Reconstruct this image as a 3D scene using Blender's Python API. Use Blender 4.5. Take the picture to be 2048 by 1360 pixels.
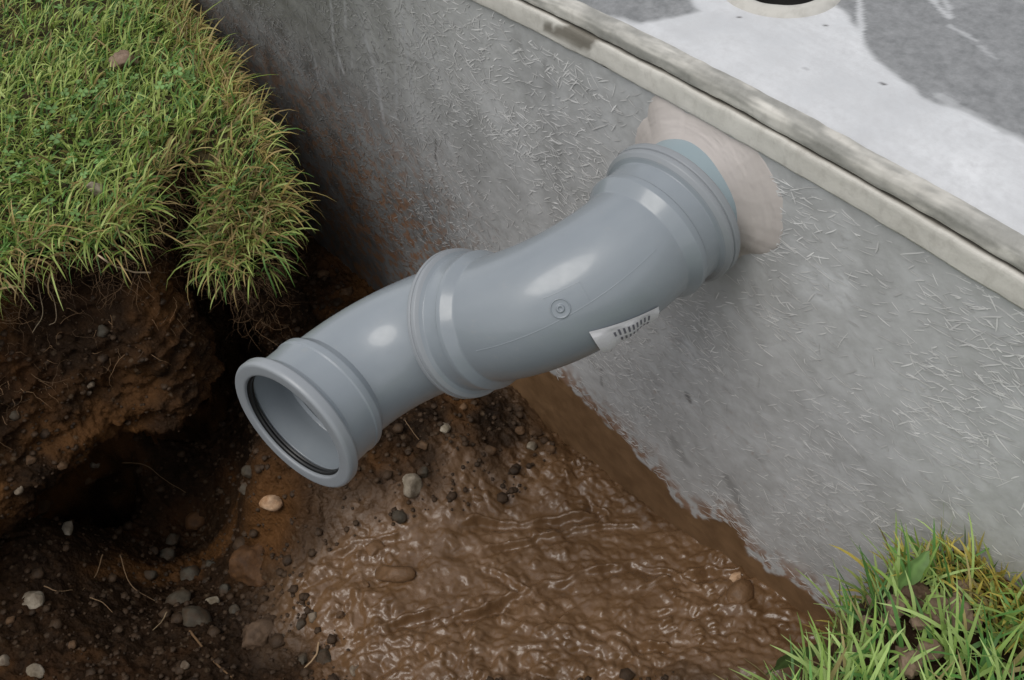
import bpy, math, random
import numpy as np
from mathutils import Vector, Matrix
from mathutils.bvhtree import BVHTree

for o in list(bpy.data.objects): bpy.data.objects.remove(o)
scene = bpy.context.scene
COL = scene.collection
R = math.radians
rng = np.random.default_rng(11)
random.seed(5)

# ------------------------------------------------------------------ camera
# World: the tank's side is the plane Y = 0, Z up, origin where the pipe leaves the tank. Metres.
CAM = np.array([0.44254, -0.54225, 0.54024])
RIGHT = np.array([0.638866, 0.766532, -0.065415])
UPV = np.array([-0.528174, 0.498848, 0.687156])
FWD = np.array([-0.559359, 0.404450, -0.723559])
FPX = 1991.0
cd = bpy.data.cameras.new('camera'); cam = bpy.data.objects.new('camera', cd); COL.objects.link(cam)
cd.sensor_width = 36; cd.lens = FPX / 2048 * 36; cd.clip_start = .02; cd.clip_end = 500
cam.matrix_world = Matrix(((RIGHT[0], UPV[0], -FWD[0], CAM[0]), (RIGHT[1], UPV[1], -FWD[1], CAM[1]),
                           (RIGHT[2], UPV[2], -FWD[2], CAM[2]), (0, 0, 0, 1)))
scene.camera = cam
scene.render.resolution_x = 1024; scene.render.resolution_y = 680

# ------------------------------------------------------------------ light
SUN_EL, SUN_AZ = 63.0, -86.0           # azimuth from +X, counter-clockwise
sd = np.array([math.cos(R(SUN_EL)) * math.cos(R(SUN_AZ)), math.cos(R(SUN_EL)) * math.sin(R(SUN_AZ)), math.sin(R(SUN_EL))])
w = bpy.data.worlds.new('World'); scene.world = w; w.use_nodes = True
nt = w.node_tree; nt.nodes.clear()
out = nt.nodes.new('ShaderNodeOutputWorld'); bg = nt.nodes.new('ShaderNodeBackground'); bg.inputs['Strength'].default_value = .13
sky = nt.nodes.new('ShaderNodeTexSky'); sky.sky_type = 'NISHITA'; sky.sun_disc = False
sky.sun_elevation = R(SUN_EL); sky.sun_rotation = R(90 - SUN_AZ); sky.dust_density = 3.0; sky.air_density = 1.0
tc = nt.nodes.new('ShaderNodeTexCoord'); nz = nt.nodes.new('ShaderNodeTexNoise'); nz.inputs['Scale'].default_value = 2.6; nz.inputs['Detail'].default_value = 7
rp = nt.nodes.new('ShaderNodeValToRGB')      # cloud deck: the same all over the sky
rp.color_ramp.elements[0].position = .36; rp.color_ramp.elements[0].color = (3.6, 3.7, 3.95, 1)
rp.color_ramp.elements[1].position = .68; rp.color_ramp.elements[1].color = (8.6, 8.6, 8.6, 1)
mx = nt.nodes.new('ShaderNodeMix'); mx.data_type = 'RGBA'; mx.inputs[0].default_value = .85
L = nt.links.new
L(tc.outputs['Generated'], nz.inputs['Vector']); L(nz.outputs['Fac'], rp.inputs['Fac'])
L(sky.outputs['Color'], mx.inputs[6]); L(rp.outputs['Color'], mx.inputs[7]); L(mx.outputs[2], bg.inputs['Color']); L(bg.outputs[0], out.inputs[0])
ld = bpy.data.lights.new('sun', 'SUN'); ld.energy = 1.4; ld.angle = R(36); ld.color = (1, .965, .91)
sun = bpy.data.objects.new('sun', ld); COL.objects.link(sun)
sun.rotation_euler = Vector(-sd).to_track_quat('-Z', 'Y').to_euler()
vs = scene.view_settings; vs.view_transform = 'Standard'; vs.look = 'None'; vs.gamma = 1; vs.use_curve_mapping = False
vs.exposure = 0.0

# ------------------------------------------------------------------ helpers
def ray(u, v):
    return FWD + RIGHT * ((u - 1024) / FPX) - UPV * ((v - 680) / FPX)
def lev(u, v, z):
    q = ray(u, v); return CAM + q * ((z - CAM[2]) / q[2])
def onwall(u, v, y=0.0):
    q = ray(u, v); return CAM + q * ((y - CAM[1]) / q[1])
def hsh(ix, iy, iz, seed):
    h = (ix.astype(np.int64) * 374761393 + iy.astype(np.int64) * 668265263 + iz.astype(np.int64) * 2147483647 + seed * 1274126177) & 0xffffffff
    h = ((h ^ (h >> 13)) * 1274126177) & 0xffffffff
    h = ((h ^ (h >> 16)) * 2246822519) & 0xffffffff
    return ((h ^ (h >> 15)) & 0xffffff) / float(0xffffff)
def vnoise(p, seed=0):
    i = np.floor(p); f = p - i; i = i.astype(np.int64); f = f * f * f * (f * (f * 6 - 15) + 10)
    r = 0
    for dx in (0, 1):
        for dy in (0, 1):
            for dz in (0, 1):
                wgt = (f[:, 0] if dx else 1 - f[:, 0]) * (f[:, 1] if dy else 1 - f[:, 1]) * (f[:, 2] if dz else 1 - f[:, 2])
                r = r + wgt * hsh(i[:, 0] + dx, i[:, 1] + dy, i[:, 2] + dz, seed)
    return r * 2 - 1
def fbm(p, scale, octv=4, seed=0, gain=.5, ridged=False):
    r = 0; a = 1; tot = 0; q = p * scale
    for k in range(octv):
        n = vnoise(q + 17.3 * k, seed + k)
        if ridged: n = 1 - 2 * np.abs(n)
        r = r + a * n; tot += a; a *= gain; q = q * 2.03
    return r / tot
def worley(p2, scale, seed=0):
    q = p2 * scale; i = np.floor(q).astype(np.int64); d1 = np.full(len(q), 9.); d2 = d1.copy(); idv = np.zeros(len(q))
    for dx in (-1, 0, 1):
        for dy in (-1, 0, 1):
            cx = i[:, 0] + dx; cy = i[:, 1] + dy; z0 = np.zeros_like(cx)
            px = cx + hsh(cx, cy, z0, seed); py = cy + hsh(cx, cy, z0, seed + 1)
            d = np.hypot(px - q[:, 0], py - q[:, 1]); m = d < d1
            d2 = np.where(m, d1, np.minimum(d2, d)); idv = np.where(m, hsh(cx, cy, z0, seed + 2), idv); d1 = np.where(m, d, d1)
    return d1, d2, idv
def sstep(a, b, x):
    t = np.clip((x - a) / (b - a), 0, 1); return t * t * (3 - 2 * t)
def inpoly(pts, poly):
    x, y = pts[:, 0], pts[:, 1]; r = np.zeros(len(x), bool); n = len(poly)
    for i in range(n):
        x1, y1 = poly[i][:2]; x2, y2 = poly[(i + 1) % n][:2]
        c = ((y1 > y) != (y2 > y)) & (x < (x2 - x1) * (y - y1) / (y2 - y1 + 1e-12) + x1); r ^= c
    return r
def seg_dist(pts, line):
    best = np.full(len(pts), 9.); side = np.zeros(len(pts)); par = np.zeros(len(pts)); acc = 0
    for a, b in zip(line[:-1], line[1:]):
        a = np.array(a[:2], float); b = np.array(b[:2], float); d = b - a; l = np.hypot(*d)
        t = np.clip(((pts - a) @ d) / (l * l), 0, 1); q = pts - a - t[:, None] * d; s = np.hypot(q[:, 0], q[:, 1])
        m = s < best; best = np.where(m, s, best); side = np.where(m, np.sign(d[0] * q[:, 1] - d[1] * q[:, 0]), side); par = np.where(m, acc + t * l, par); acc += l
    return best, side, par / acc
def poly_dist(pts, poly):
    return seg_dist(pts, list(poly) + [poly[0]])[0]

def tag(o, label=None, cat=None, group=None, kind=None):
    if label: o['label'] = label
    if cat: o['category'] = cat
    if group: o['group'] = group
    if kind: o['kind'] = kind
    return o
def mesh_np(name, verts, faces, mat, parent=None, col=None, smooth=True, sharp=None, attrs=None):
    """faces: (n,k) int array or a list of such arrays"""
    if not isinstance(faces, (list, tuple)): faces = [faces]
    me = bpy.data.meshes.new(name); verts = np.asarray(verts, np.float32)
    me.vertices.add(len(verts)); me.vertices.foreach_set('co', verts.ravel())
    nl = sum(f.size for f in faces); npoly = sum(len(f) for f in faces)
    me.loops.add(nl); me.polygons.add(npoly)
    me.loops.foreach_set('vertex_index', np.concatenate([f.ravel() for f in faces]).astype(np.int32))
    st = []; a = 0
    for f in faces:
        st.append(a + np.arange(len(f)) * f.shape[1]); a += f.size
    me.polygons.foreach_set('loop_start', np.concatenate(st).astype(np.int32))
    me.update(calc_edges=True)
    if smooth: me.polygons.foreach_set('use_smooth', np.ones(npoly, bool))
    if sharp: me.set_sharp_from_angle(angle=R(sharp))
    if col is not None:
        at = me.attributes.new('col', 'FLOAT_COLOR', 'POINT')
        c = np.ones((len(verts), 4), np.float32); c[:, :3] = col; at.data.foreach_set('color', c.ravel())
    for k, v in (attrs or {}).items():
        at = me.attributes.new(k, 'FLOAT', 'POINT'); at.data.foreach_set('value', np.asarray(v, np.float32))
    me.validate()
    o = bpy.data.objects.new(name, me); COL.objects.link(o); o.parent = parent
    if mat: me.materials.append(mat)
    return o
def empty(name, loc=(0, 0, 0)):
    o = bpy.data.objects.new(name, None); o.location = loc; o.empty_display_size = .05; COL.objects.link(o); return o
def grid_faces(nu, nv, closed=False):
    """verts indexed [i*nv+j]"""
    i = np.arange(nu - (0 if closed else 1)); j = np.arange(nv - 1)
    I, J = np.meshgrid(i, j, indexing='ij'); I2 = (I + 1) % nu
    return np.stack([I * nv + J, I2 * nv + J, I2 * nv + J + 1, I * nv + J + 1], -1).reshape(-1, 4)
def unit(v): v = np.asarray(v, float); return v / np.linalg.norm(v)
def frame(a):
    a = unit(a); h = np.array([0, 0, 1.]); u = unit(h - a * (h @ a)); return a, u, np.cross(a, u)

# ------------------------------------------------------------------ materials
class MT:
    def __init__(self, name):
        self.m = bpy.data.materials.new(name); self.m.use_nodes = True; self.t = self.m.node_tree
        self.b = self.t.nodes['Principled BSDF']; self.o = self.t.nodes['Material Output']
    def n(self, t, **kw):
        x = self.t.nodes.new(t)
        for k, v in kw.items():
            if k in x.inputs: x.inputs[k].default_value = v
            else: setattr(x, k, v)
        return x
    def l(self, a, b): self.t.links.new(a, b)
    def pos(self): return self.n('ShaderNodeNewGeometry').outputs['Position']
    def noise(self, scale, detail=5, rough=.55, vec=None, dist=0):
        x = self.n('ShaderNodeTexNoise', Scale=scale, Detail=detail, Roughness=rough, Distortion=dist); self.l(vec or self.pos(), x.inputs['Vector']); return x.outputs['Fac']
    def ramp(self, fac, *st):
        x = self.n('ShaderNodeValToRGB'); e = x.color_ramp.elements
        while len(e) < len(st): e.new(.5)
        for q, (p, c) in zip(e, st): q.position = p; q.color = (c if isinstance(c, tuple) else (c, c, c)) + (1,)
        self.l(fac, x.inputs['Fac']); return x.outputs['Color']
    def mix(self, fac, a, b, mode='MIX'):
        x = self.n('ShaderNodeMix', data_type='RGBA', blend_type=mode)
        for s, v in ((0, fac), (6, a), (7, b)):
            if isinstance(v, (int, float)): x.inputs[s].default_value = v
            elif isinstance(v, tuple): x.inputs[s].default_value = v + (1,)
            else: self.l(v, x.inputs[s])
        return x.outputs[2]
    def math(self, op, a, b=0.0):
        x = self.n('ShaderNodeMath', operation=op)
        for s, v in ((0, a), (1, b)):
            if isinstance(v, (int, float)): x.inputs[s].default_value = v
            else: self.l(v, x.inputs[s])
        return x.outputs[0]
    def attr(self, name): return self.n('ShaderNodeAttribute', attribute_name=name).outputs['Fac']
    def acol(self, name='col'): return self.n('ShaderNodeAttribute', attribute_name=name).outputs['Color']
    def bump(self, h, strength=.3, dist=.002, normal=None):
        x = self.n('ShaderNodeBump', Strength=strength, Distance=dist); self.l(h, x.inputs['Height'])
        if normal is not None: self.l(normal, x.inputs['Normal'])
        return x.outputs['Normal']
    def set(self, base=None, rough=None, normal=None, spec=None):
        for k, v in (('Base Color', base), ('Roughness', rough), ('Normal', normal), ('Specular IOR Level', spec)):
            if v is None: continue
            if isinstance(v, (int, float)): self.b.inputs[k].default_value = v
            elif isinstance(v, tuple): self.b.inputs[k].default_value = v + (1,)
            else: self.l(v, self.b.inputs[k])
        return self.m

def mk_plastic(name, base, rough=.3):
    t = MT(name); big = t.noise(9, 4); fine = t.noise(420, 3); dust = t.noise(75, 6, .7)
    c = t.mix(t.ramp(big, (.35, 0.), (.7, 1.)), base, tuple(x * 1.1 for x in base))
    c = t.mix(t.math('MULTIPLY', t.ramp(dust, (.62, 0.), (.75, 1.)), .22), c, (.34, .31, .27))
    r = t.math('ADD', t.math('MULTIPLY', t.ramp(dust, (.4, 0.), (.75, 1.)), .2), rough)
    r = t.math('ADD', t.math('MULTIPLY', big, .1), r)
    t.b.inputs['Coat Weight'].default_value = .55; t.b.inputs['Coat Roughness'].default_value = .13 if rough < .3 else .3; t.b.inputs['Coat IOR'].default_value = 1.45
    return t.set(c, r, t.bump(t.math('ADD', t.math('MULTIPLY', big, 3.0), t.math('MULTIPLY', fine, .12)), .25, .0015), .62)
M_pipe = mk_plastic('grey_plastic', (.216, .243, .268), .29)
M_pipe2 = mk_plastic('grey_plastic_lip', (.235, .252, .270), .38)
M_stub = mk_plastic('bluish_plastic', (.27, .345, .38), .4)
t = MT('black_rubber'); M_rubber = t.set((.012, .012, .012), .4)

# tank side: grey gel-coat over chopped glass mat; wear and painted-shade masks live on the mesh
t = MT('tank_side')
n1 = t.noise(7, 6); n2 = t.noise(60, 6, .65); n3 = t.noise(300, 3)
c = t.ramp(n1, (.3, (.36, .363, .36)), (.7, (.47, .474, .47)))
c = t.mix(t.ramp(n2, (.35, 0.), (.68, .55)), c, (.56, .566, .57))
c = t.mix(t.attr('pale'), c, (.63, .64, .65))
c = t.mix(t.attr('damp_shade'), c, (.085, .082, .078))
c = t.mix(t.attr('drip'), c, (.36, .365, .375))
c = t.mix(t.attr('rust'), c, (.25, .125, .06))
c = t.mix(t.attr('mud'), c, t.mix(t.ramp(t.noise(28, 5, .6), (.3, 0.), (.7, 1.)), (.135, .075, .034), (.225, .132, .066)))
r = t.math('SUBTRACT', t.math('ADD', .42, t.math('MULTIPLY', n2, .25)), t.math('MULTIPLY', t.attr('damp_shade'), .18))
M_wall = t.set(c, r, t.bump(t.math('ADD', t.math('MULTIPLY', n3, .4), n2), .35, .0012), .45)
t = MT('glass_fibre'); M_fibre = t.set(t.acol(), .5)
t = MT('tank_flange')
n1 = t.noise(14, 6); n2 = t.noise(120, 6, .7)
mp = t.n('ShaderNodeMapping'); mp.inputs['Scale'].default_value = (1.0, .6, .6); t.l(t.pos(), mp.inputs['Vector'])
n4 = t.noise(110, 4, .6, mp.outputs['Vector'])
c = t.ramp(n1, (.3, (.53, .51, .465)), (.7, (.68, .66, .61)))
c = t.mix(t.ramp(n4, (.5, 0.), (.8, .5)), c, (.33, .31, .275))
c = t.mix(t.math('MULTIPLY', t.attr('damp_shade'), .85), c, (.13, .115, .09))
c = t.mix(t.attr('grime'), c, t.mix(n2, (.13, .13, .115), (.36, .355, .33)))
M_flange = t.set(c, .6, t.bump(n2, .4, .0015), .35)
t = MT('tank_lid')
n1 = t.noise(11, 7, .6); n2 = t.noise(90, 6, .7); n3 = t.noise(420, 2)
c = t.ramp(n1, (.3, (.50, .51, .525)), (.68, (.68, .69, .705)))
c = t.mix(t.ramp(n2, (.42, 0.), (.70, .75)), c, (.50, .505, .515))
mpl = t.n('ShaderNodeMapping'); mpl.inputs['Scale'].default_value = (.12, 1.0, 1.0); t.l(t.pos(), mpl.inputs['Vector'])
c = t.mix(t.ramp(t.noise(70, 5, .6, mpl.outputs['Vector']), (.48, 0.), (.75, .4)), c, (.47, .475, .485))
wet = t.mix(t.ramp(n2, (.35, 0.), (.75, 1.)), (.17, .175, .178), (.30, .305, .31))
c = t.mix(t.attr('wet'), c, wet); c = t.mix(t.attr('pale'), c, (.72, .73, .745)); c = t.mix(t.attr('speck'), c, (.05, .045, .04)); c = t.mix(t.attr('rust'), c, (.62, .40, .27))
M_lid = t.set(c, t.math('SUBTRACT', .62, t.math('MULTIPLY', t.attr('wet'), .14)), t.bump(t.math('ADD', n2, t.math('MULTIPLY', n3, .3)), .3, .0012), .35)
t = MT('sealant'); n1 = t.noise(25, 5)
M_seal = t.set(t.mix(n1, (.46, .415, .39), (.57, .525, .50)), .5, t.bump(t.noise(140, 4), .25, .001))
t = MT('dark_inside'); M_dark = t.set((.012, .011, .010), .8)

# earth
t = MT('earth')
n1 = t.noise(9, 6, .6); n2 = t.noise(70, 7, .7); n3 = t.noise(420, 4, .7); m1 = t.noise(13, 6, .6); m2 = t.noise(85, 6, .62); m3 = t.noise(260, 4, .6)
vo = t.n('ShaderNodeTexVoronoi', Scale=210.0); t.l(t.pos(), vo.inputs['Vector']); vo2 = t.n('ShaderNodeTexVoronoi', Scale=95.0); t.l(t.pos(), vo2.inputs['Vector'])
cs = t.ramp(n1, (.3, (.0095, .0050, .0023)), (.52, (.021, .0105, .0044)), (.66, (.042, .0185, .0068)), (.8, (.10, .040, .010)))
cs = t.mix(t.ramp(n2, (.5, 0.), (.72, .8)), cs, (.048, .025, .0115))
cs = t.mix(t.attr('ochre'), cs, t.mix(n2, (.075, .031, .009), (.17, .078, .026)))
cs = t.mix(t.math('MULTIPLY', t.ramp(n3, (.62, 0.), (.70, 1.)), .6), cs, (.105, .070, .042))
cs = t.mix(t.math('MULTIPLY', t.ramp(vo2.outputs['Color'], (.78, 0.), (.82, 1.)), t.ramp(vo2.outputs['Distance'], (.22, .7), (.40, 0.))), cs, (.095, .065, .040))
cm = t.ramp(m1, (.3, (.120, .064, .029)), (.7, (.185, .104, .051)))
cm = t.mix(t.ramp(m2, (.52, 0.), (.75, .6)), cm, (.215, .130, .072))
cm = t.mix(t.attr('crumb'), cm, t.mix(m2, (.045, .025, .012), (.15, .088, .046)))
mk = t.attr('mudk'); grit = t.math('ADD', t.math('MULTIPLY', n3, .5), t.math('SUBTRACT', n2, t.math('MULTIPLY', vo.outputs['Distance'], .7)))
rs_ = t.math('ADD', .5, t.math('MULTIPLY', n2, .35))
rm = t.math('ADD', t.math('ADD', .10, t.math('MULTIPLY', t.ramp(t.noise(26, 5, .6), (.40, 0.), (.70, 1.)), .26)), t.math('MULTIPLY', t.attr('crumb'), .3))
rf = t.math('ADD', t.math('MULTIPLY', rs_, t.math('SUBTRACT', 1.0, mk)), t.math('MULTIPLY', rm, mk))
hh_ = t.math('ADD', t.math('MULTIPLY', grit, t.math('SUBTRACT', 1.1, mk)), t.math('MULTIPLY', t.math('ADD', t.math('MULTIPLY', m3, .2), m2), .30))
M_soil = M_mud = t.set(t.mix(mk, cs, cm), rf, t.bump(hh_, .7, .0035), t.math('ADD', .12, t.math('MULTIPLY', mk, .45)))
t = MT('turf_soil'); n2 = t.noise(60, 6, .7)
M_turf = t.set(t.ramp(n2, (.35, (.025, .018, .009)), (.65, (.07, .055, .025))), .9, t.bump(n2, .6, .004), .2)
t = MT('lawn'); n2 = t.noise(22, 8, .7)
M_lawn = t.set(t.ramp(n2, (.3, (.035, .06, .014)), (.7, (.10, .17, .035))), .8, t.bump(t.noise(300, 4), .8, .02), .2)
def mk_leaf(name, rough=.45, trans=.35):
    t = MT(name); cc = t.acol(); t.set(cc, rough, None, .35)
    tr = t.n('ShaderNodeBsdfTranslucent'); ms = t.n('ShaderNodeMixShader'); ms.inputs[0].default_value = trans
    t.l(t.mix(.35, cc, (.25, .4, .04), 'MULTIPLY'), tr.inputs['Color']); t.l(cc, tr.inputs['Color'])
    t.l(t.b.outputs[0], ms.inputs[1]); t.l(tr.outputs[0], ms.inputs[2]); t.l(ms.outputs[0], t.o.inputs['Surface']); return t.m
M_blade = mk_leaf('grass_blade'); M_clover = mk_leaf('clover_leaf', .5, .25)
t = MT('root'); M_root = t.set(t.acol(), .75)
STONE = {}
for nm, a, b in (('pale', (.17, .13, .09), (.30, .25, .19)), ('grey', (.040, .032, .022), (.080, .066, .046)), ('dark', (.035, .030, .022), (.075, .065, .048)),
                 ('orange', (.34, .19, .095), (.58, .40, .26)), ('cream', (.20, .165, .115), (.36, .31, .24)), ('crumb', (.020, .0115, .006), (.062, .036, .018)), ('brown', (.09, .048, .022), (.16, .09, .045)), ('clod', (.055, .032, .017), (.12, .075, .045)),
                 ('tanclod', (.15, .098, .065), (.27, .19, .135)), ('mudcoat', (.12, .065, .03), (.19, .108, .055)), ('ochreclod', (.055, .025, .009), (.11, .050, .017))):
    t = MT('stone_' + nm); n1 = t.noise(70, 5, .65); n2 = t.noise(400, 4, .7)
    smear = t.math('MULTIPLY', t.ramp(t.noise(55, 4, .6), (.42, 0.), (.62, 1.)), .0 if 'lod' in nm or nm == 'mudcoat' else (.55 if nm in ('cream', 'orange') else .8))
    STONE[nm] = t.set(t.mix(smear, t.mix(t.ramp(n1, (.35, 0.), (.65, 1.)), a, b), (.055, .030, .014)), .35 if nm == 'mudcoat' else .7, t.bump(t.math('ADD', n1, t.math('MULTIPLY', n2, .5)), .6, .003), .35)

# ------------------------------------------------------------------ the pit: floor as a height field
GROUND = -.205
floor_ctl = [(1100, 900, -.545), (1213, 965, -.55), (1345, 1060, -.535), (1490, 1150, -.502), (1590, 1215, -.49), (1000, 1000, -.535), (900, 1100, -.525), (700, 1200, -.525),
    (1100, 1200, -.52), (1300, 1290, -.50), (900, 1340, -.51), (600, 1150, -.53), (1480, 1340, -.475), (1350, 1420, -.48), (1085, 850, -.56), (1030, 800, -.545),
    (960, 850, -.505), (900, 880, -.49), (1000, 840, -.525), (830, 950, -.50), (740, 960, -.495), (740, 575, -.60), (690, 610, -.585), (620, 620, -.57), (640, 700, -.54), (800, 800, -.53),
    (560, 800, -.56), (470, 760, -.66), (420, 860, -.78), (350, 960, -.84), (380, 1060, -.78), (300, 1010, -.84), (330, 1180, -.68), (470, 1160, -.62), (470, 1080, -.66),
    (530, 1000, -.505), (600, 1030, -.50), (490, 950, -.53), (650, 1050, -.515), (560, 1060, -.55),
    (250, 1250, -.60), (100, 1230, -.555), (100, 1350, -.53), (300, 1340, -.555), (450, 1310, -.57), (550, 1330, -.545), (20, 1150, -.56)]
ctl = np.array([[*lev(u, v, z)[:2], z] for u, v, z in floor_ctl] + [(-.9, -.3, -.62), (-.9, -.05, -.60), (-1.2, -.03, -.58), (-.75, -.45, -.62), (0.05, -.6, -.5), (-.3, -.78, -.52), (.2, -.4, -.46), (-.6, -.62, -.56), (-.1, -.75, -.5), (-1.2, -.3, -.6)])
def tps_fit(c, lam=2e-4):
    n = len(c); d = np.hypot(c[:, None, 0] - c[None, :, 0], c[:, None, 1] - c[None, :, 1]); K = d * d * np.log(d + 1e-9) + lam * np.eye(n)
    P = np.c_[np.ones(n), c[:, :2]]; A = np.block([[K, P], [P.T, np.zeros((3, 3))]]); return np.linalg.solve(A, np.r_[c[:, 2], 0, 0, 0])
TW = tps_fit(ctl)
def tps(x, y):
    r = TW[-3] + TW[-2] * x + TW[-1] * y
    for k in range(len(ctl)):
        d = (x - ctl[k, 0]) ** 2 + (y - ctl[k, 1]) ** 2 + 1e-12; r = r + TW[k] * d * .5 * np.log(d)
    return r
X0, X1, Y0, Y1, CELL = -1.35, .62, -1.0, .006, .0021
nx = int((X1 - X0) / CELL) + 1; ny = int((Y1 - Y0) / CELL) + 1
gx = np.linspace(X0, X1, nx); gy = np.linspace(Y0, Y1, ny)
GX, GY = np.meshgrid(gx, gy, indexing='ij'); px, py = GX.ravel(), GY.ravel()
P2 = np.c_[px, py]; P3 = np.c_[px, py, np.zeros_like(px)]
warp = np.c_[fbm(P3, 14, 3, 50), fbm(P3, 14, 3, 60)] * .014
base = np.clip(tps(px, py), -.90, -.45)
# mud area, outlined on the floor
mud_px = [(1010, 770), (1110, 860), (1213, 950), (1345, 1045), (1490, 1135), (1640, 1230), (1640, 1420), (700, 1450), (640, 1300), (560, 1215), (545, 1150), (640, 1090), (720, 1040), (835, 1025), (905, 1000), (930, 945), (1010, 960), (1040, 905), (1075, 880)]
mud_poly = [tuple(lev(u, v, -.53)[:2]) for u, v in mud_px]; mud_poly[5] = (mud_poly[5][0] + .06, .05)
mud_poly = [(a, b + .03 if i < 5 else b) for i, (a, b) in enumerate(mud_poly)]
PW = P2 + warp * 1.3
mdist = poly_dist(PW, mud_poly) * np.where(inpoly(PW, mud_poly), 1, -1)
mudm = sstep(-.035, .030, mdist + .02 * fbm(P3, 35, 3, 43)); mudk = sstep(-.075, .055, mdist + .045 * fbm(P3, 20, 5, 42, .6))
lowl = lev(560, 1180, -.53)[:2]; crumb = np.clip((1 - sstep(-.05, .045, mdist + .035 * fbm(P3, 25, 4, 45))) * .9, 0, 1)
# crumbly soil relief
d1, d2, idv = worley(PW, 38, 3); e1, e2, _ = worley(PW + 3.1, 95, 7)
rel_soil = .020 * fbm(P3, 11, 5, 1) + .010 * (1 - d1 * 1.2) * (.4 + idv) + .0055 * (1 - e1 * 1.2) + .006 * fbm(P3, 90, 4, 9, .62, ridged=True)
# mud relief: lumps pulled about by a spade and boots
rd = np.array([.62, .78]); qx = (P2 @ rd); qy = P2 @ np.array([-rd[1], rd[0]])
st = np.c_[qx * .55, qy, np.zeros_like(qx)]
f1, f2, fid = worley(np.c_[qx * .7, qy] + warp * 1.6, 34, 21); g1, g2, gid = worley(P2 + warp * .8, 78, 31)
h1, h2, _ = worley(P2 + warp * .5 + .7, 150, 41)
rel_mud = .009 * fbm(st, 12, 3, 70) + .0060 * np.clip(f2 - f1, 0, .5) * (.3 + fid) + .0055 * np.clip(g2 - g1, 0, .5) * (.2 + 1.3 * gid) + .0014 * np.clip(h2 - h1, 0, .5) + .0030 * fbm(P3 + np.c_[warp, 0 * px], 38, 3, 80, ridged=True)
tracks = [([(640, 1105), (870, 1062), (960, 1035), (1120, 1025), (1250, 1005)], .010, .009), ([(800, 1112), (960, 1088), (1060, 1070), (1180, 1045), (1310, 1035)], .011, .010),
    ([(880, 1255), (1000, 1215), (1110, 1170), (1230, 1130), (1340, 1095), (1420, 1080)], .013, .011), ([(960, 1130), (1060, 1185), (1090, 1200)], .010, .007),
    ([(1000, 1320), (1120, 1300), (1230, 1330), (1320, 1360)], .011, .008), ([(1150, 1265), (1270, 1290), (1380, 1350)], .010, .008), ([(1280, 1180), (1420, 1150), (1520, 1170)], .011, .008),
    ([(1190, 985), (1225, 1010), (1200, 1040)], .008, .006), ([(1300, 1240), (1430, 1230), (1540, 1260)], .012, .007), ([(720, 1270), (860, 1235), (960, 1180)], .011, .007), ([(1230, 1105), (1330, 1150), (1400, 1200)], .009, .006)]
trn = fbm(P3, 28, 3, 66); trw = np.c_[fbm(P3, 45, 3, 67), fbm(P3, 45, 3, 68)] * .006
for pts, wd, hg in tracks:
    ln = [lev(u, v, -.52)[:2] for u, v in pts]
    wd *= .70; hg *= 1.15
    dd, sg, par = seg_dist(P2 + warp * .9 + trw, ln); fade = np.sin(np.pi * np.clip(par, .02, .98)) ** .5; s = dd * sg
    m = np.exp(-(dd / (wd * 1.6)) ** 4)
    brk = .25 + .75 * sstep(-.25, .35, trn)
    rel_mud = rel_mud * (1 - .25 * m * fade) + fade * brk * hg * (.85 * np.exp(-((s - wd * .5) / (wd * .40)) ** 2) - .75 * np.exp(-((s + wd * .6) / (wd * .9)) ** 2))
wet_px = [(1300, 1030), (1420, 1085), (1460, 1120), (1420, 1150), (1330, 1130), (1290, 1080)]
calm = .65 + .75 * sstep(-.35, .35, fbm(P3, 8, 3, 44))
z = base + rel_soil * (1 - mudm) + rel_mud * calm * mudm + .006 * mudm * fbm(P3, 40, 3, 15)
# the bank that carries the lawn on the far side of the mud
bedge = .236 - .0 * py + .022 * fbm(P3, 9, 3, 90) - .10 * sstep(-.10, -.30, py) * 0 + .012 * np.sin(py * 25)
rise = sstep(0, 1, (px - bedge) / .075)
z = z * (1 - rise) + (GROUND - .005 + .012 * fbm(P3, 12, 4, 95)) * rise
for edge, wd in ((py - Y0, .17), (px - X0, .10)):
    e = 1 - sstep(.02, wd, edge + .03 * fbm(P3, 7, 3, 97)); z = z * (1 - e) + GROUND * e
mudm = mudm * (1 - sstep(.35, .7, rise)); mudk = mudk * (1 - sstep(.35, .8, rise))
ochre = sstep(.18, .5, fbm(P3, 8, 4, 33)) * .7
oc_l = lev(530, 1010, -.5)[:2]; ochre = np.maximum(ochre, .9 * np.exp(-(np.hypot(px - oc_l[0], py - oc_l[1]) / .05) ** 2))
Zg = z.reshape(nx, ny)
def hf(x, y):
    fx = np.clip((np.asarray(x) - X0) / CELL * ((nx - 1) * CELL / (X1 - X0)), 0, nx - 1.001); fy = np.clip((np.asarray(y) - Y0) / CELL * ((ny - 1) * CELL / (Y1 - Y0)), 0, ny - 1.001)
    i = fx.astype(int); j = fy.astype(int); a = fx - i; b = fy - j
    return Zg[i, j] * (1 - a) * (1 - b) + Zg[i + 1, j] * a * (1 - b) + Zg[i, j + 1] * (1 - a) * b + Zg[i + 1, j + 1] * a * b
V = np.c_[px, py, z]; F = grid_faces(nx, ny)
fm = mudm[F].mean(1) > .5
def sub(name, mask, mat):
    f = F[mask]; idx = np.unique(f); mp = np.full(len(V), -1); mp[idx] = np.arange(len(idx))
    o = mesh_np(name, V[idx], mp[f], mat, attrs={'ochre': ochre[idx], 'crumb': crumb[idx], 'mudk': mudk[idx]}); return tag(o, kind='structure')
tag(sub('soil', ~fm, M_soil), 'dark crumbly soil of the dug pit around the mud')
tag(sub('mud', fm, M_mud), 'wet brown churned mud on the floor of the pit')

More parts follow.
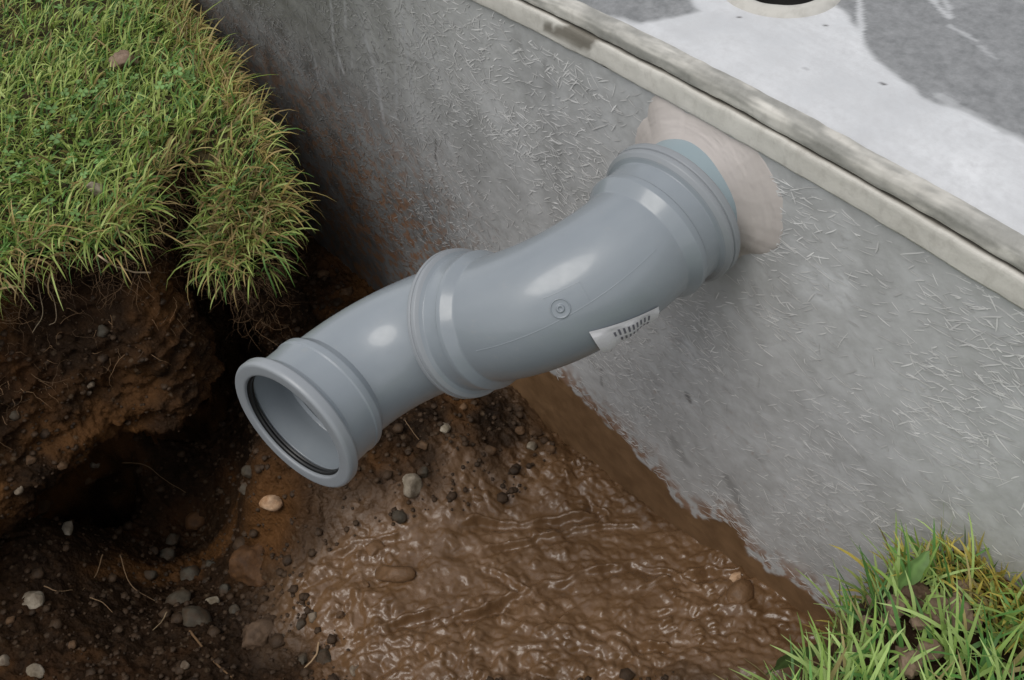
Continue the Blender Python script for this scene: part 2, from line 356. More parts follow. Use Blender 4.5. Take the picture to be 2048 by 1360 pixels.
# lawn sheet out to the horizon, with the pit left open
xs = [-150, X0, X1, 150]; ys = [-150, Y0, 150]
gv = []; gf = []
for (a, b, c_, d) in ((-150, X0 + .004, -150, 150), (X1 - .004, 150, -150, 150), (X0 + .004, X1 - .004, -150, Y0 + .004), (X0 + .004, X1 - .004, .9, 150)):
    k = len(gv); gv += [(a, c_, GROUND), (b, c_, GROUND), (b, d, GROUND), (a, d, GROUND)]; gf.append((k, k + 1, k + 2, k + 3))
tag(mesh_np('ground', np.array(gv), np.array(gf), M_lawn), 'mown green lawn surrounding the dug pit', kind='structure')

# ------------------------------------------------------------------ left bank: turf with a torn edge, earth face below it
edge_px = [(-800, 1150, -.215), (-600, 960, -.215), (-420, 800, -.215), (-250, 690, -.215), (-110, 590, -.215), (0, 528, -.215), (70, 500, -.215), (140, 480, -.218), (215, 478, -.222), (265, 440, -.222), (300, 385, -.218), (335, 335, -.215), (372, 318, -.222), (408, 365, -.25),
    (395, 440, -.280), (395, 505, -.300), (430, 535, -.305), (490, 520, -.30), (540, 480, -.29), (562, 425, -.275), (560, 365, -.255), (540, 305, -.235), (505, 235, -.22), (465, 170, -.213), (420, 105, -.21), (375, 45, -.21), (340, -25, -.21), (300, -120, -.21)]
E3 = np.array([lev(u, v, zz) for u, v, zz in edge_px])
def resample(pts, n):
    # Catmull-Rom, even spacing
    p = np.vstack([2 * pts[0] - pts[1], pts, 2 * pts[-1] - pts[-2]]); o = []
    for i in range(1, len(p) - 2):
        for tt in np.linspace(0, 1, 24, endpoint=False):
            a, b, c_, d = p[i - 1:i + 3]; o.append(.5 * (2 * b + (c_ - a) * tt + (2 * a - 5 * b + 4 * c_ - d) * tt ** 2 + (3 * b - a - 3 * c_ + d) * tt ** 3))
    o.append(p[-2]); o = np.array(o); s = np.r_[0, np.cumsum(np.linalg.norm(np.diff(o, axis=0), axis=1))]
    q = np.linspace(0, s[-1], n); return np.c_[[np.interp(q, s, o[:, k]) for k in range(3)]].T, np.interp(q, s, np.linspace(0, len(pts) - 1, len(o)))
NS = 620
EC, EI = resample(E3, NS); EI = EI - 2
tan = np.gradient(EC[:, :2], axis=0); k_ = np.ones(31) / 31
tan = np.c_[np.convolve(np.pad(tan[:, 0], 15, 'edge'), k_, 'valid'), np.convolve(np.pad(tan[:, 1], 15, 'edge'), k_, 'valid')]
tan /= np.linalg.norm(tan, axis=1)[:, None]
outw = np.c_[tan[:, 1], -tan[:, 0]]          # towards the open pit
turf_poly = [tuple(p) for p in EC[::4, :2]] + [(-2.6, -.03), (-2.6, -1.4), tuple(EC[0, :2] + [-.3, -.6])]
# earth face: profile keys (offset outwards, drop)
prof_left = [(0, -.03, -.032), (.05, .0, -.014), (.13, -.004, -.03), (.24, -.022, -.075), (.42, .02, -.14), (.58, .065, -.195), (.68, .088, -.235), (.74, .080, -.262), (.84, .0, -.30), (.92, -.06, -.36), (1, -.10, -.70)]
prof_lobe = [(0, -.03, -.032), (.05, .0, -.014), (.13, -.004, -.03), (.24, -.03, -.07), (.42, -.045, -.13), (.58, -.05, -.18), (.68, -.04, -.22), (.74, -.03, -.25), (.84, -.02, -.29), (.92, -.01, -.34), (1, .0, -.70)]
NT = 150; tt = np.linspace(0, 1, NT)
pl = np.array(prof_left); pb = np.array(prof_lobe)
wl = 1 - sstep(5.5, 9.5, EI)
oL = np.interp(tt, pl[:, 0], pl[:, 1]); zL = np.interp(tt, pl[:, 0], pl[:, 2]); oB = np.interp(tt, pb[:, 0], pb[:, 1]); zB = np.interp(tt, pb[:, 0], pb[:, 2])
OO = wl[:, None] * oL + (1 - wl[:, None]) * oB; ZZ = wl[:, None] * zL + (1 - wl[:, None]) * zB
BV = np.zeros((NS, NT, 3)); BV[..., :2] = EC[:, None, :2] + outw[:, None, :] * OO[..., None]; BV[..., 2] = EC[:, None, 2] + ZZ
flat = BV.reshape(-1, 3)
amp = sstep(.03, .22, np.tile(tt, NS))
nrm = np.cross(np.gradient(BV, axis=0), np.gradient(BV, axis=1)).reshape(-1, 3); nrm /= np.linalg.norm(nrm, axis=1)[:, None] + 1e-9
on = np.c_[np.repeat(outw, NT, 0), np.zeros(len(flat))]; nrm *= np.sign((nrm * on).sum(1) + 1e-6)[:, None]
nrm = nrm * .6 + on * .4
strat = flat.copy(); strat[:, 2] *= 1.5
disp = .030 * fbm(strat, 9, 4, 110) + .014 * fbm(strat, 30, 5, 120, .62, ridged=True) + .008 * fbm(flat, 80, 4, 130, .6) + .0035 * fbm(flat, 260, 2, 131)
flat = flat + nrm * (disp * (.15 + .85 * amp))[:, None]
flat[:, 1] = np.minimum(flat[:, 1], -.012)
och_b = np.clip(sstep(.0, .40, fbm(flat, 9, 4, 140)) * .7 + .6 * np.tile(sstep(.40, .66, tt), NS) * sstep(-.3, .3, fbm(flat, 22, 4, 141)), 0, .95) * np.repeat(wl, NT)
BF = grid_faces(NS, NT)
tag(mesh_np('soil_bank', flat, BF, M_soil, attrs={'ochre': och_b, 'crumb': och_b * 0, 'mudk': och_b * 0}), 'dark torn earth face under the edge of the lawn', kind='structure')
BV2 = flat.reshape(NS, NT, 3)
bvh_bank = BVHTree.FromPolygons([tuple(p) for p in BV2[::3, ::2].reshape(-1, 3)], [tuple(int(i) for i in f) for f in grid_faces(len(range(0, NS, 3)), len(range(0, NT, 2)))])
# turf top
ts = .007
tx = np.arange(-2.2, -.28, ts); ty = np.arange(-1.25, -.02, ts)
TX, TY = np.meshgrid(tx, ty, indexing='ij'); tp = np.c_[TX.ravel(), TY.ravel()]
def turf_z(p2):
    # height near the edge follows the torn rim, elsewhere the lawn level
    d = np.full(len(p2), 9.); ze = np.full(len(p2), GROUND)
    for i in range(0, NS, 4):
        q = np.hypot(p2[:, 0] - EC[i, 0], p2[:, 1] - EC[i, 1]); m = q < d; d = np.where(m, q, d); ze = np.where(m, EC[i, 2], ze)
    wgt = 1 - sstep(0, .11, d)
    return (GROUND - .002) * (1 - wgt) + ze * wgt + .008 * fbm(np.c_[p2, np.zeros(len(p2))], 13, 3, 150) - .003, d
tz, td = turf_z(tp)
ok = inpoly(tp, turf_poly)
tF = grid_faces(len(tx), len(ty)); tF = tF[ok[tF].all(1)]
idx = np.unique(tF); mp_ = np.full(len(tp), -1); mp_[idx] = np.arange(len(idx))
tag(mesh_np('turf', np.c_[tp, tz][idx], mp_[tF], M_turf), 'matted soil of the lawn under the grass', kind='structure')
T3 = np.c_[tp, tz][idx]; bvh_turf = BVHTree.FromPolygons([tuple(p) for p in T3], [tuple(int(i) for i in f) for f in mp_[tF]])

def hit(u, v):
    """first earth surface along a pixel's ray"""
    q = unit(ray(u, v)); best = None
    for b in (bvh_bank, bvh_turf):
        h = b.ray_cast(Vector(CAM), Vector(q))
        if h[0] is not None and (best is None or h[3] < best): best = h[3]
    s = np.arange(.4, 2.5, .001); pp = CAM + s[:, None] * q
    inside = (pp[:, 0] > X0) & (pp[:, 0] < X1) & (pp[:, 1] > Y0) & (pp[:, 1] < Y1)
    bl = inside & (pp[:, 2] < hf(pp[:, 0], pp[:, 1]))
    if bl.any():
        k = s[np.argmax(bl)]
        if best is None or k < best: best = k
    kw = -CAM[1] / q[1] if q[1] > 0 else 9
    best = min(best if best is not None else 9, kw)
    return CAM + q * best, best

# ------------------------------------------------------------------ the tank
TXL, TXR, TOPZ, DEPTH = -2.2, .95, .1035, 1.5
def bow(x): return -.098 * np.clip(x + .065, -.45, .6) ** 2
tank = tag(empty('tank', (-.6, .3, -.75)), 'grey fibreglass tank with bolted-on lid, wet patches and fibrous side', 'tank')
def tpart(name, V_, F_, mat, attrs=None, **kw):
    o = mesh_np(name, np.asarray(V_) - np.array([-.6, .3, -.75]), F_, mat, tank, attrs=attrs, **kw); return o
# side: fine where it is seen
wx = np.r_[np.arange(TXL, -1.3, .02), np.arange(-1.3, .45, .0024), np.arange(.45, TXR, .02)]
wz = np.r_[np.arange(-.75, -.64, .02), np.arange(-.64, .0615, .0024)]
WX, WZ = np.meshgrid(wx, wz, indexing='ij'); wX, wZ = WX.ravel(), WZ.ravel()
w3 = np.c_[wX, np.zeros_like(wX), wZ]
wy = sstep(.062, .03, wZ) * .0022 * fbm(w3, 5, 3, 200) + .0007 * fbm(w3, 60, 3, 201)
w2 = np.c_[wX, wZ]
nb = fbm(w3, 30, 5, 210); nb2 = fbm(w3, 110, 4, 215); nlow = fbm(w3, 6, 3, 220)
def wp(*pts): return [onwall(u, v)[[0, 2]] for u, v in pts]
sx, sz = zip(*[(-.60, -.62), (-.40, -.52), (-.315, -.43), (-.23, -.427), (-.16, -.437), (-.09, -.446), (-.03, -.462), (-.004, -.474), (.03, -.478), (.06, -.447), (.085, -.440), (.11, -.462), (.15, -.457), (.204, -.44), (.26, -.44)])
edge = np.interp(wX, sx, sz) + .013 * nb + .006 * nb2
a_mud = sstep(.003, -.003, wZ - edge)
a_mud = np.maximum(a_mud, .55 * sstep(.25, .5, nb2 + .4 * nb) * sstep(.05, -.01, wZ - edge))
a_rust = sstep(.12, .5, nb2 + .7 * nb + .3) * (.85 * sstep(.055, .0, wZ - edge) * (wX > -.25) + .85 * sstep(-.24, -.55, wX) * sstep(-.12, -.42, wZ) * sstep(-.1, .35, nb2))
a_rust = np.maximum(a_rust, .35 * sstep(.45, .7, nb2) * sstep(-.2, -.3, wZ))
a_pale = .30 * sstep(-.05, .45, nb + .5 * nlow)
for (u, v, rad, s) in ((1665, 575, .035, .8), (1690, 600, .02, .7), (1375, 705, .016, .8), (1100, 200, .03, .5), (1385, 735, .012, .6), (1560, 960, .012, .5), (2030, 830, .03, .6), (1750, 720, .06, .35), (950, 480, .05, .35), (1900, 900, .05, .3)):
    c0 = onwall(u, v); dd = np.hypot(wX - c0[0], (wZ - c0[2]) * .8); a_pale = np.maximum(a_pale, s * sstep(rad, rad * .2, dd + rad * .9 * nb) * (.5 + .5 * sstep(-.2, .3, nb2)))
a_damp_shade = np.zeros(len(wX)); a_drip = np.zeros(len(wX))
for pts, wd, s in (([(660, -20), (668, 90), (688, 145)], .0045, .75), ([(690, -20), (692, 55)], .004, .6), ([(732, 80), (748, 130), (768, 245)], .0045, .75), ([(806, 35), (818, 140), (832, 250)], .0045, .65), ([(824, 35), (878, 190)], .005, .55), ([(788, 128), (792, 190), (790, 235)], .004, .5), ([(612, 55), (642, 180)], .003, .35), ([(718, 25), (734, 85)], .004, .4), ([(704, 105), (706, 140)], .003, .4),
                   ([(760, 60), (772, 120)], .0035, .35), ([(735, 165), (742, 235)], .0035, .4), ([(675, 100), (682, 160)], .003, .3), ([(1105, 160), (1110, 215)], .003, .6)):
    dd, _, _ = seg_dist(w2 + np.c_[.004 * nb, 0 * nb], wp(*pts)); a_drip = np.maximum(a_drip, s * sstep(wd, wd * .35, dd))
for pts, wd, s in (([(462, 55), (490, 105), (518, 158)], .009, .9), ([(480, 0), (492, 20)], .008, .8), ([(545, 70), (570, 110), (582, 128)], .008, .9), ([(566, 102), (580, 130)], .010, .9), ([(870, 280), (872, 318)], .004, .8), ([(1086, 130), (1108, 270), (1120, 390)], .010, .35), ([(1030, 80), (1060, 170)], .014, .3), ([(1060, 160), (1095, 300)], .012, .25), ([(1500, 415), (1540, 440)], .01, .3),
                   ([(1376, 790), (1384, 806)], .005, .7), ([(1345, 880), (1375, 925)], .010, .35), ([(1455, 960), (1500, 1050)], .010, .4), ([(1200, 735), (1203, 770)], .004, .4), ([(765, 95), (845, 128)], .003, .6)):
    dd, _, _ = seg_dist(w2 + np.c_[.006 * nb, .0 * nb], wp(*pts)); a_damp_shade = np.maximum(a_damp_shade, s * sstep(wd, wd * .3, dd + wd * .5 * nb2))
a_damp_shade = np.maximum(a_damp_shade, .93 * sstep(-.16, -.68, wX + .13 * nlow + .05 * nb + .10 * fbm(w3 * np.array([1, 1, .12]), 26, 4, 226)) * (.88 + .3 * nb))  # damp staining plus pit shade painted into the wall's left end
a_damp_shade = np.maximum(a_damp_shade, .28 * sstep(.15, .5, nlow + .4 * nb) * sstep(-.03, -.25, wX) * sstep(-.3, -.05, wZ))
Fw = grid_faces(len(wx), len(wz))
tpart('side_wall', np.c_[wX, wy, wZ], Fw, M_wall, {'mud': a_mud, 'rust': a_rust, 'pale': np.clip(a_pale, 0, 1), 'damp_shade': np.clip(a_damp_shade, 0, 1), 'drip': a_drip})
# glass strands lying just under the gel-coat, slightly proud
NF = 30000
fx = rng.uniform(-1.25, .5, NF); fz = rng.uniform(-.56, .05, NF)
clump = fbm(np.c_[fx, fx * 0, fz], 12, 4, 230); keep = rng.random(NF) < .25 + .75 * sstep(-.4, .35, clump)
keep &= fz > np.interp(fx, sx, sz) + .004
keep &= np.hypot(fx, fz) > .058
fx, fz = fx[keep], fz[keep]; NF = len(fx); clump = clump[keep]
ang = rng.normal(.10, .50, NF); ang = np.where(fx < -.15, ang + rng.normal(0, .30, NF), ang); ln = rng.gamma(3.0, .0025, NF) + .003; wd = rng.uniform(.00030, .00075, NF)
curv = rng.normal(0, .20, NF); NP = 6
FV = np.zeros((NF, NP, 2, 3)); cx, cz = fx.copy(), fz.copy()
for k in range(NP):
    a_ = ang + curv * (k / (NP - 1) - .5) + (.04 * np.sin(k * 1.7 + fx * 900)); s_ = np.sin(np.pi * (k + .35) / (NP - .3)) * .7 + .3
    ox = -np.sin(a_) * wd * s_; oz = np.cos(a_) * wd * s_
    yy = -.0001 - .0002 * math.sin(math.pi * k / (NP - 1))
    for j, sg in enumerate((-1, 1)): FV[:, k, j] = np.c_[cx + sg * ox, np.full(NF, yy), cz + sg * oz]
    cx = cx + np.cos(a_) * ln / (NP - 1); cz = cz + np.sin(a_) * ln / (NP - 1)
FVf = FV.reshape(-1, 3); FVf[:, 1] += .0022 * fbm(np.c_[FVf[:, 0], 0 * FVf[:, 0], FVf[:, 2]], 5, 3, 200) - .0005
b0 = np.arange(NF)[:, None] * NP * 2; k0 = np.arange(NP - 1)[None, :] * 2
ff = np.stack([b0 + k0, b0 + k0 + 2, b0 + k0 + 3, b0 + k0 + 1], -1).reshape(-1, 4)
lum = np.clip(rng.normal(.66, .09, NF) + .06 * clump, .48, .92); dk = sstep(-.2, -.7, fx); lum = lum * (1 - .66 * dk)  # strands dimmed leftwards to follow the shade painted on the wall
rs = (rng.random(NF) < .38) * sstep(-.2, -.55, fx) * sstep(-.1, -.4, fz)
fc = np.c_[lum * (1 - rs) + rs * .2, lum * .995 * (1 - rs) + rs * .105, lum * .985 * (1 - rs) + rs * .05]
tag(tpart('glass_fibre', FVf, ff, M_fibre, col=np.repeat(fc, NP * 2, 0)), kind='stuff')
# flanges: profiles (y, z) swept along X, following the slight bow of the seam
def strip(name, prof, mat, grime=0.0, seed=0, damp_pts=None):
    xs_ = np.r_[np.arange(TXL, -1.0, .03), np.arange(-1.0, .5, .004), np.arange(.5, TXR + .01, .03)]; pr = []
    for i in range(len(prof) - 1):
        for q in np.linspace(0, 1, 4, endpoint=False): pr.append(np.array(prof[i]) * (1 - q) + np.array(prof[i + 1]) * q)
    pr.append(np.array(prof[-1])); pr = np.array(pr); A, B = len(xs_), len(pr)
    v = np.zeros((A, B, 3)); v[..., 0] = xs_[:, None]; v[..., 1] = pr[:, 0]; v[..., 2] = pr[:, 1] + bow(xs_)[:, None]
    v = v.reshape(-1, 3); nn = fbm(v, 45, 4, seed); fr = sstep(-.02, 0, -v[:, 1] + .02)
    v[:, 1] += .0011 * nn; v[:, 2] += .0009 * fbm(v, 60, 3, seed + 5)
    gr = np.full(len(v), grime) * sstep(-.5, .35, fbm(v * np.array([.6, 2, 2]), 60, 4, seed + 9)); dp = np.zeros(len(v))
    if damp_pts:
        c0 = onwall(*damp_pts[:2], -.006); dp = sstep(.042, .03, np.abs(v[:, 0] - c0[0] - 1.2 * (v[:, 2] - c0[2])) * 1.25 + .03 * nn + .012 * fbm(v, 110, 3, 303)) * sstep(.066, .073, v[:, 2] + .002 * nn - bow(v[:, 0]))
    dp = np.maximum(dp, sstep(-.0016, .0006, v[:, 1]) * (v[:, 2] - bow(v[:, 0]) > .084) * (name == 'lower_flange'))  # shade of the seam groove painted onto the lower flange's top
    return tpart(name, v, grid_faces(A, B), mat, {'grime': gr, 'damp_shade': dp}, sharp=50)
strip('lower_flange', [(.004, .0585), (-.0022, .0630), (-.0036, .0650), (-.0038, .0680), (-.0032, .0835), (-.0024, .0850), (-.001, .0856), (.012, .0858)], M_flange, 0, 300, (1150, 70))
strip('lid_flange', [(.012, .0880), (.0010, .0882), (-.0004, .0888), (-.0008, .0905), (-.0006, .0980), (.0014, .1012), (.0045, .1030), (.0125, .1037)], M_flange, .85, 310)
xs_ = np.array([TXL, TXR]); tpart('seam_gap', [(TXL, .0095, .04), (TXR, .0095, .02), (TXR, .0095, .07), (TXL, .0095, .09)], np.array([[0, 1, 2, 3]]), M_dark)
# lid: dry chalky grey with wet patches whose outlines are drawn on it
lx = np.r_[np.arange(TXL, -.6, .02), np.arange(-.6, .62, .0028), np.arange(.62, TXR + .02, .02)]; ly = np.r_[np.arange(.010, .62, .0028), np.arange(.62, DEPTH, .04)]
LX, LY = np.meshgrid(lx, ly, indexing='ij'); l3 = np.c_[LX.ravel(), LY.ravel(), np.zeros(LX.size)]
nlid = fbm(l3, 25, 5, 320); nl2 = fbm(l3, 120, 4, 325)
l3[:, 2] = TOPZ + bow(l3[:, 0]) * sstep(.30, .02, l3[:, 1]) + (.003 + .002 * fbm(l3, 6, 2, 327)) * sstep(.012, .07, l3[:, 1]) - .0022 * sstep(.024, .010, l3[:, 1])
lw = l3[:, :2] + .010 * np.c_[nlid, fbm(l3, 25, 5, 330)]
wet = np.zeros(len(l3))
for poly in ([(1100, -30), (1120, 2), (1190, 20), (1245, 38), (1280, 49), (1330, 38), (1392, 26), (1370, 5), (1340, -30), (1200, -160), (1000, -160)],
             [(1655, -60), (1668, 5), (1690, 25), (1700, 48), (1722, 88), (1745, 125), (1800, 158), (1850, 190), (1930, 225), (2060, 280), (2400, 420), (2500, -300), (1800, -500)]):
    pp = [lev(u, v, TOPZ)[:2] for u, v in poly]; s = poly_dist(lw, pp) * np.where(inpoly(lw, pp), 1, -1); wet = np.maximum(wet, sstep(-.0025, .004, s))
pale = np.zeros(len(l3))
for pts, wd, s in (([(1720, -10), (1718, 40), (1723, 78)], .0035, .9), ([(1860, 5), (1900, 40)], .004, .8), ([(1880, -10), (1905, 38)], .003, .7), ([(1900, 55), (1945, 80), (1958, 84)], .003, .6), ([(1880, 190), (1960, 235), (2048, 275)], .006, .5), ([(1960, 95), (1990, 118)], .003, .4)):
    dd, _, _ = seg_dist(l3[:, :2] + .002 * np.c_[nl2, nlid], [lev(u, v, TOPZ)[:2] for u, v in pts]); pale = np.maximum(pale, .6 * s * sstep(wd, wd * .4, dd + wd * .5 * nl2))
speck = np.zeros(len(l3)); rust = np.zeros(len(l3))
for u, v, rad in ((1650, 56, .0022), (1609, 143, .0022), (1765, 169, .0020), (1476, 42, .0016), (1288, 79, .0014), (1577, 318, .0014), (1400, 250, .0012), (1830, 330, .0013), (1500, 200, .0011), (1930, 420, .0012)):
    c0 = lev(u, v, TOPZ); speck = np.maximum(speck, sstep(rad * 1.3, rad * .5, np.hypot(l3[:, 0] - c0[0], (l3[:, 1] - c0[1]) * 1.6)))
c0 = lev(1815, 380, TOPZ); rust = .8 * sstep(.009, .003, np.hypot(l3[:, 0] - c0[0], l3[:, 1] - c0[1]) + .006 * nl2)
hc = lev(1562, -16, TOPZ); HR = .042
fl = grid_faces(len(lx), len(ly)); cen = l3[fl].mean(1); fl = fl[np.hypot(cen[:, 0] - hc[0], cen[:, 1] - hc[1]) > HR - .003]
tpart('lid', l3, fl, M_lid, {'wet': wet, 'pale': pale, 'speck': speck, 'rust': rust})
th = np.linspace(0, 2 * math.pi, 96, endpoint=False)
def rev(prof, o, a, seg=96):
    a, u, v = frame(a); prof = np.array(prof); th = np.linspace(0, 2 * math.pi, seg, endpoint=False)
    c = np.cos(th)[:, None, None] * u + np.sin(th)[:, None, None] * v
    return (np.asarray(o) + prof[None, :, :1] * a + prof[None, :, 1:] * c).reshape(-1, 3), grid_faces(seg, len(prof), True)
prof = [(.001, .0362), (.004, .0365), (.0075, .039), (.0085, .043), (.007, .0475), (.003, .0515), (-.002, .054)]
pv, pf = rev(prof, (hc[0], hc[1], TOPZ + .001), (0.0001, 0, 1)); pv[:, 2] += .0012 * fbm(pv, 40, 3, 340)
a, b = grid_faces(2, 2), None
tpart('access_collar', pv, pf, M_flange, {'grime': np.full(len(pv), .25), 'damp_shade': np.zeros(len(pv))}, sharp=50)
pv, pf = rev([(-.06, .0001), (-.06, .0355), (.0022, .0361)], (hc[0], hc[1], TOPZ), (0.0001, 0, 1)); tpart('access_hole', pv, pf, M_dark)
bx = np.array([(TXL, .0, -.75), (TXR, .0, -.75), (TXR, DEPTH, -.75), (TXL, DEPTH, -.75), (TXL, .0, .05), (TXR, .0, .04), (TXR, DEPTH, .1), (TXL, DEPTH, .1)])
tpart('end_wall', bx + [0, .012, 0], np.array([[0, 3, 7, 4], [1, 2, 6, 5], [2, 3, 7, 6]]), M_wall, {k: np.zeros(8) for k in ('mud', 'rust', 'pale', 'damp_shade', 'drip')}, smooth=False)

# ------------------------------------------------------------------ pipes
A1 = unit([.0982, -.9888, -.1128]); MD = unit([-.7918, -.3641, -.4904]); ED = unit([.25, -.9662, .0635])
OFF = np.array([-.0102, .0003, -.0106])      # where the pipe's axis meets the tank side
RT = .055; R1B = .1207; R2B = .1051
S1 = OFF + A1 * .0829
def bend_pts(P, a, m, Rb, n=40):
    ta = math.acos(a @ m); b = unit(m - a * math.cos(ta)); o = []
    for q in np.linspace(0, ta, n): o.append((P + Rb * (math.sin(q) * a + (1 - math.cos(q)) * b), a * math.cos(q) + b * math.sin(q)))
    return o
B1 = bend_pts(S1, A1, MD, R1B); Q1 = B1[-1][0]
S2 = Q1 + MD * .0262; B2 = bend_pts(S2, MD, ED, R2B); Q2 = B2[-1][0]
def sweep(path, r, seg=96, ref=None):
    C_ = np.array([p for p, _ in path]); T_ = np.array([a for _, a in path]); u = unit((ref if ref is not None else np.array([0, 0, 1.])) - T_[0] * ((ref if ref is not None else np.array([0, 0, 1.])) @ T_[0])); vs_ = []
    th = np.linspace(0, 2 * math.pi, seg, endpoint=False)
    for c, a in zip(C_, T_):
        u = unit(u - a * (u @ a)); v = np.cross(a, u); vs_.append(c + r * (np.cos(th)[:, None] * u + np.sin(th)[:, None] * v))
    vs_ = np.array(vs_); return vs_.transpose(1, 0, 2).reshape(-1, 3), grid_faces(seg, len(path), True)
def fillet(pr, r=.0007):
    o = [pr[0]]
    for a, b, c in zip(pr[:-2], pr[1:-1], pr[2:]):
        a, b, c = map(np.array, (a, b, c)); d1, d2 = np.linalg.norm(a - b), np.linalg.norm(c - b); k = min(r, d1 * .4, d2 * .4)
        p, q = b + (a - b) / d1 * k, b + (c - b) / d2 * k
        for tt_ in (0, .33, .67, 1): o.append(tuple((1 - tt_) ** 2 * p + 2 * tt_ * (1 - tt_) * b + tt_ ** 2 * q))
    o.append(pr[-1]); return o
def ppart(root, name, VF, mat, **kw):
    o = mesh_np(name, VF[0] - np.array(root.location), VF[1], mat, root, **kw); return o
elbow = tag(empty('pipe_elbow', tuple(Q1)), 'grey plastic pipe elbow with white printed label, fixed to the tank by its upper socket', 'pipe')
SH = dict(sharp=38)
line = [(S1 - A1 * s, A1) for s in (.012, .006)] + B1 + [(Q1 + MD * .004, MD)]
ppart(elbow, 'tube', sweep(line, RT), M_pipe)
O1 = OFF
ppart(elbow, 'socket', rev(fillet([(.0475, .0645), (.0495, .0602), (.0660, .0600), (.0672, .0616), (.0735, .0620), (.0838, .0553), (.0855, .0548)]), O1, A1), M_pipe, **SH)
ppart(elbow, 'socket_rim', rev(fillet([(.0330, .0555), (.0310, .0560), (.0310, .0672), (.0325, .0686), (.0385, .0686), (.0391, .0668), (.0399, .0668), (.0405, .0682), (.0445, .0678), (.0480, .0636)], .0006), O1, A1), M_pipe2, **SH)
ppart(elbow, 'socket', rev(fillet([(-.0065, .0548), (-.0045, .0553), (.0040, .0612), (.0085, .0614), (.0095, .0602), (.0240, .0604), (.0265, .0640)]), Q1, MD), M_pipe, **SH)
ppart(elbow, 'socket_rim', rev(fillet([(.0262, .0636), (.0285, .0668), (.0318, .0670), (.0322, .0660), (.0330, .0660), (.0334, .0672), (.0365, .0672), (.0380, .0660), (.0380, .0562), (.036, .0556)], .0006), Q1, MD), M_pipe2, **SH)
ppart(elbow, 'seal_ring', rev(fillet([(.0340, .0553), (.0372, .0553), (.0372, .0566), (.034, .0566)], .0003), Q1, MD), M_rubber)
# surface coordinates on the bend of the upper elbow
def tube_hit(u, v, B, r):
    q = unit(ray(u, v)); Bd = B; best = None
    for c, a in Bd:
        # point where the ray crosses the plane of this section
        s = ((c - CAM) @ a) / (q @ a); p = CAM + q * s; e = abs(np.linalg.norm(p - c) - r)
        f_ = (p - c) @ q < 0
        if f_ and (best is None or e < best[0]): best = (e, c, a, p)
    return best
def surf(tq, psi, r):
    """point on the bend: tq 0..1 along it, psi around it from the side facing the sky"""
    ta = math.acos(A1 @ MD); b = unit(MD - A1 * math.cos(ta)); q = ta * tq
    c = S1 + R1B * (math.sin(q) * A1 + (1 - math.cos(q)) * b); a = A1 * math.cos(q) + b * math.sin(q)
    u = unit(np.array([0, 0, 1.]) - a * a[2]); v_ = np.cross(a, u); return c + r * (math.cos(psi) * u + math.sin(psi) * v_)
_tq = np.linspace(-.3, 1.3, 161); _ps = np.linspace(-math.pi, math.pi, 361)
_sp = np.array([[surf(a_, b_, RT) for b_ in _ps] for a_ in _tq]); _sn = _sp - np.array([surf(a_, 0, 0) for a_ in _tq])[:, None]; _sn /= RT
def find(u, v):
    q = unit(ray(u, v)); d = _sp - CAM; e = np.linalg.norm(d - (d @ q)[..., None] * q, axis=-1) + 9 * ((_sn @ q) > .02)
    k = np.unravel_index(np.argmin(e), e.shape); return _tq[k[0]], _ps[k[1]]
g_t, g_p = find(1121, 618)
def patch(t0, t1, p0, p1, r, nu=14, nv=14, curl=None):
    v = [];
    for i in range(nu):
        for j in range(nv):
            a, b = i / (nu - 1), j / (nv - 1); tq = t0 + (t1 - t0) * a; ps = p0 + (p1 - p0) * b
            v.append(surf(tq, ps, r + (curl(a, b) if curl else 0)))
    return np.array(v), grid_faces(nu, nv)
# moulding gate: a shallow disc with a raised nub
gc = surf(g_t, g_p, RT); gn = unit(gc - surf(g_t, g_p, 0))
gm = ppart(elbow, 'gate_mark', rev(fillet([(-.002, .0082), (.0006, .0082), (.0009, .0076), (.0002, .0070), (.0001, .004), (.0003, .0036), (.0016, .0030), (.0016, .0018), (.0006, .0012), (.0005, .0001)], .0003), gc, gn, 40), M_pipe, **SH)
# mould parting line and the frame of the moulded panel
def ridge(pts, w_=.0004, h_=.0004):
    v = []
    for i, (tq, ps) in enumerate(pts):
        d = (pts[min(i + 1, len(pts) - 1)][0] - pts[max(i - 1, 0)][0], pts[min(i + 1, len(pts) - 1)][1] - pts[max(i - 1, 0)][1])
        k = math.hypot(d[0] * .13, d[1] * RT); n_ = (-d[1] * RT / k / .13, d[0] * .13 / k / RT)
        for s, h in ((-1, -.0003), (0, h_), (1, -.0003)): v.append(surf(tq + n_[0] * w_ * s * 1.5, ps + n_[1] * w_ * s * 1.5, RT + h))
    return np.array(v), grid_faces(len(pts), 3)
l0 = find(1000, 690); l1 = find(1250, 555); 
ppart(elbow, 'mould_line', ridge([(l0[0] + (l1[0] - l0[0]) * q, l0[1] + (l1[1] - l0[1]) * q) for q in np.linspace(-.2, 1.3, 40)], .0005, .0004), M_pipe)
f0 = find(1083, 598); f1 = find(1157, 563); f2 = find(1178, 600)
ppart(elbow, 'moulded_frame', ridge([(f0[0] + (f1[0] - f0[0]) * q, f0[1] + (f1[1] - f0[1]) * q) for q in np.linspace(0, 1, 20)]), M_pipe)
ppart(elbow, 'moulded_frame', ridge([(f1[0] + (f2[0] - f1[0]) * q, f1[1] + (f2[1] - f1[1]) * q) for q in np.linspace(0, 1, 12)]), M_pipe)
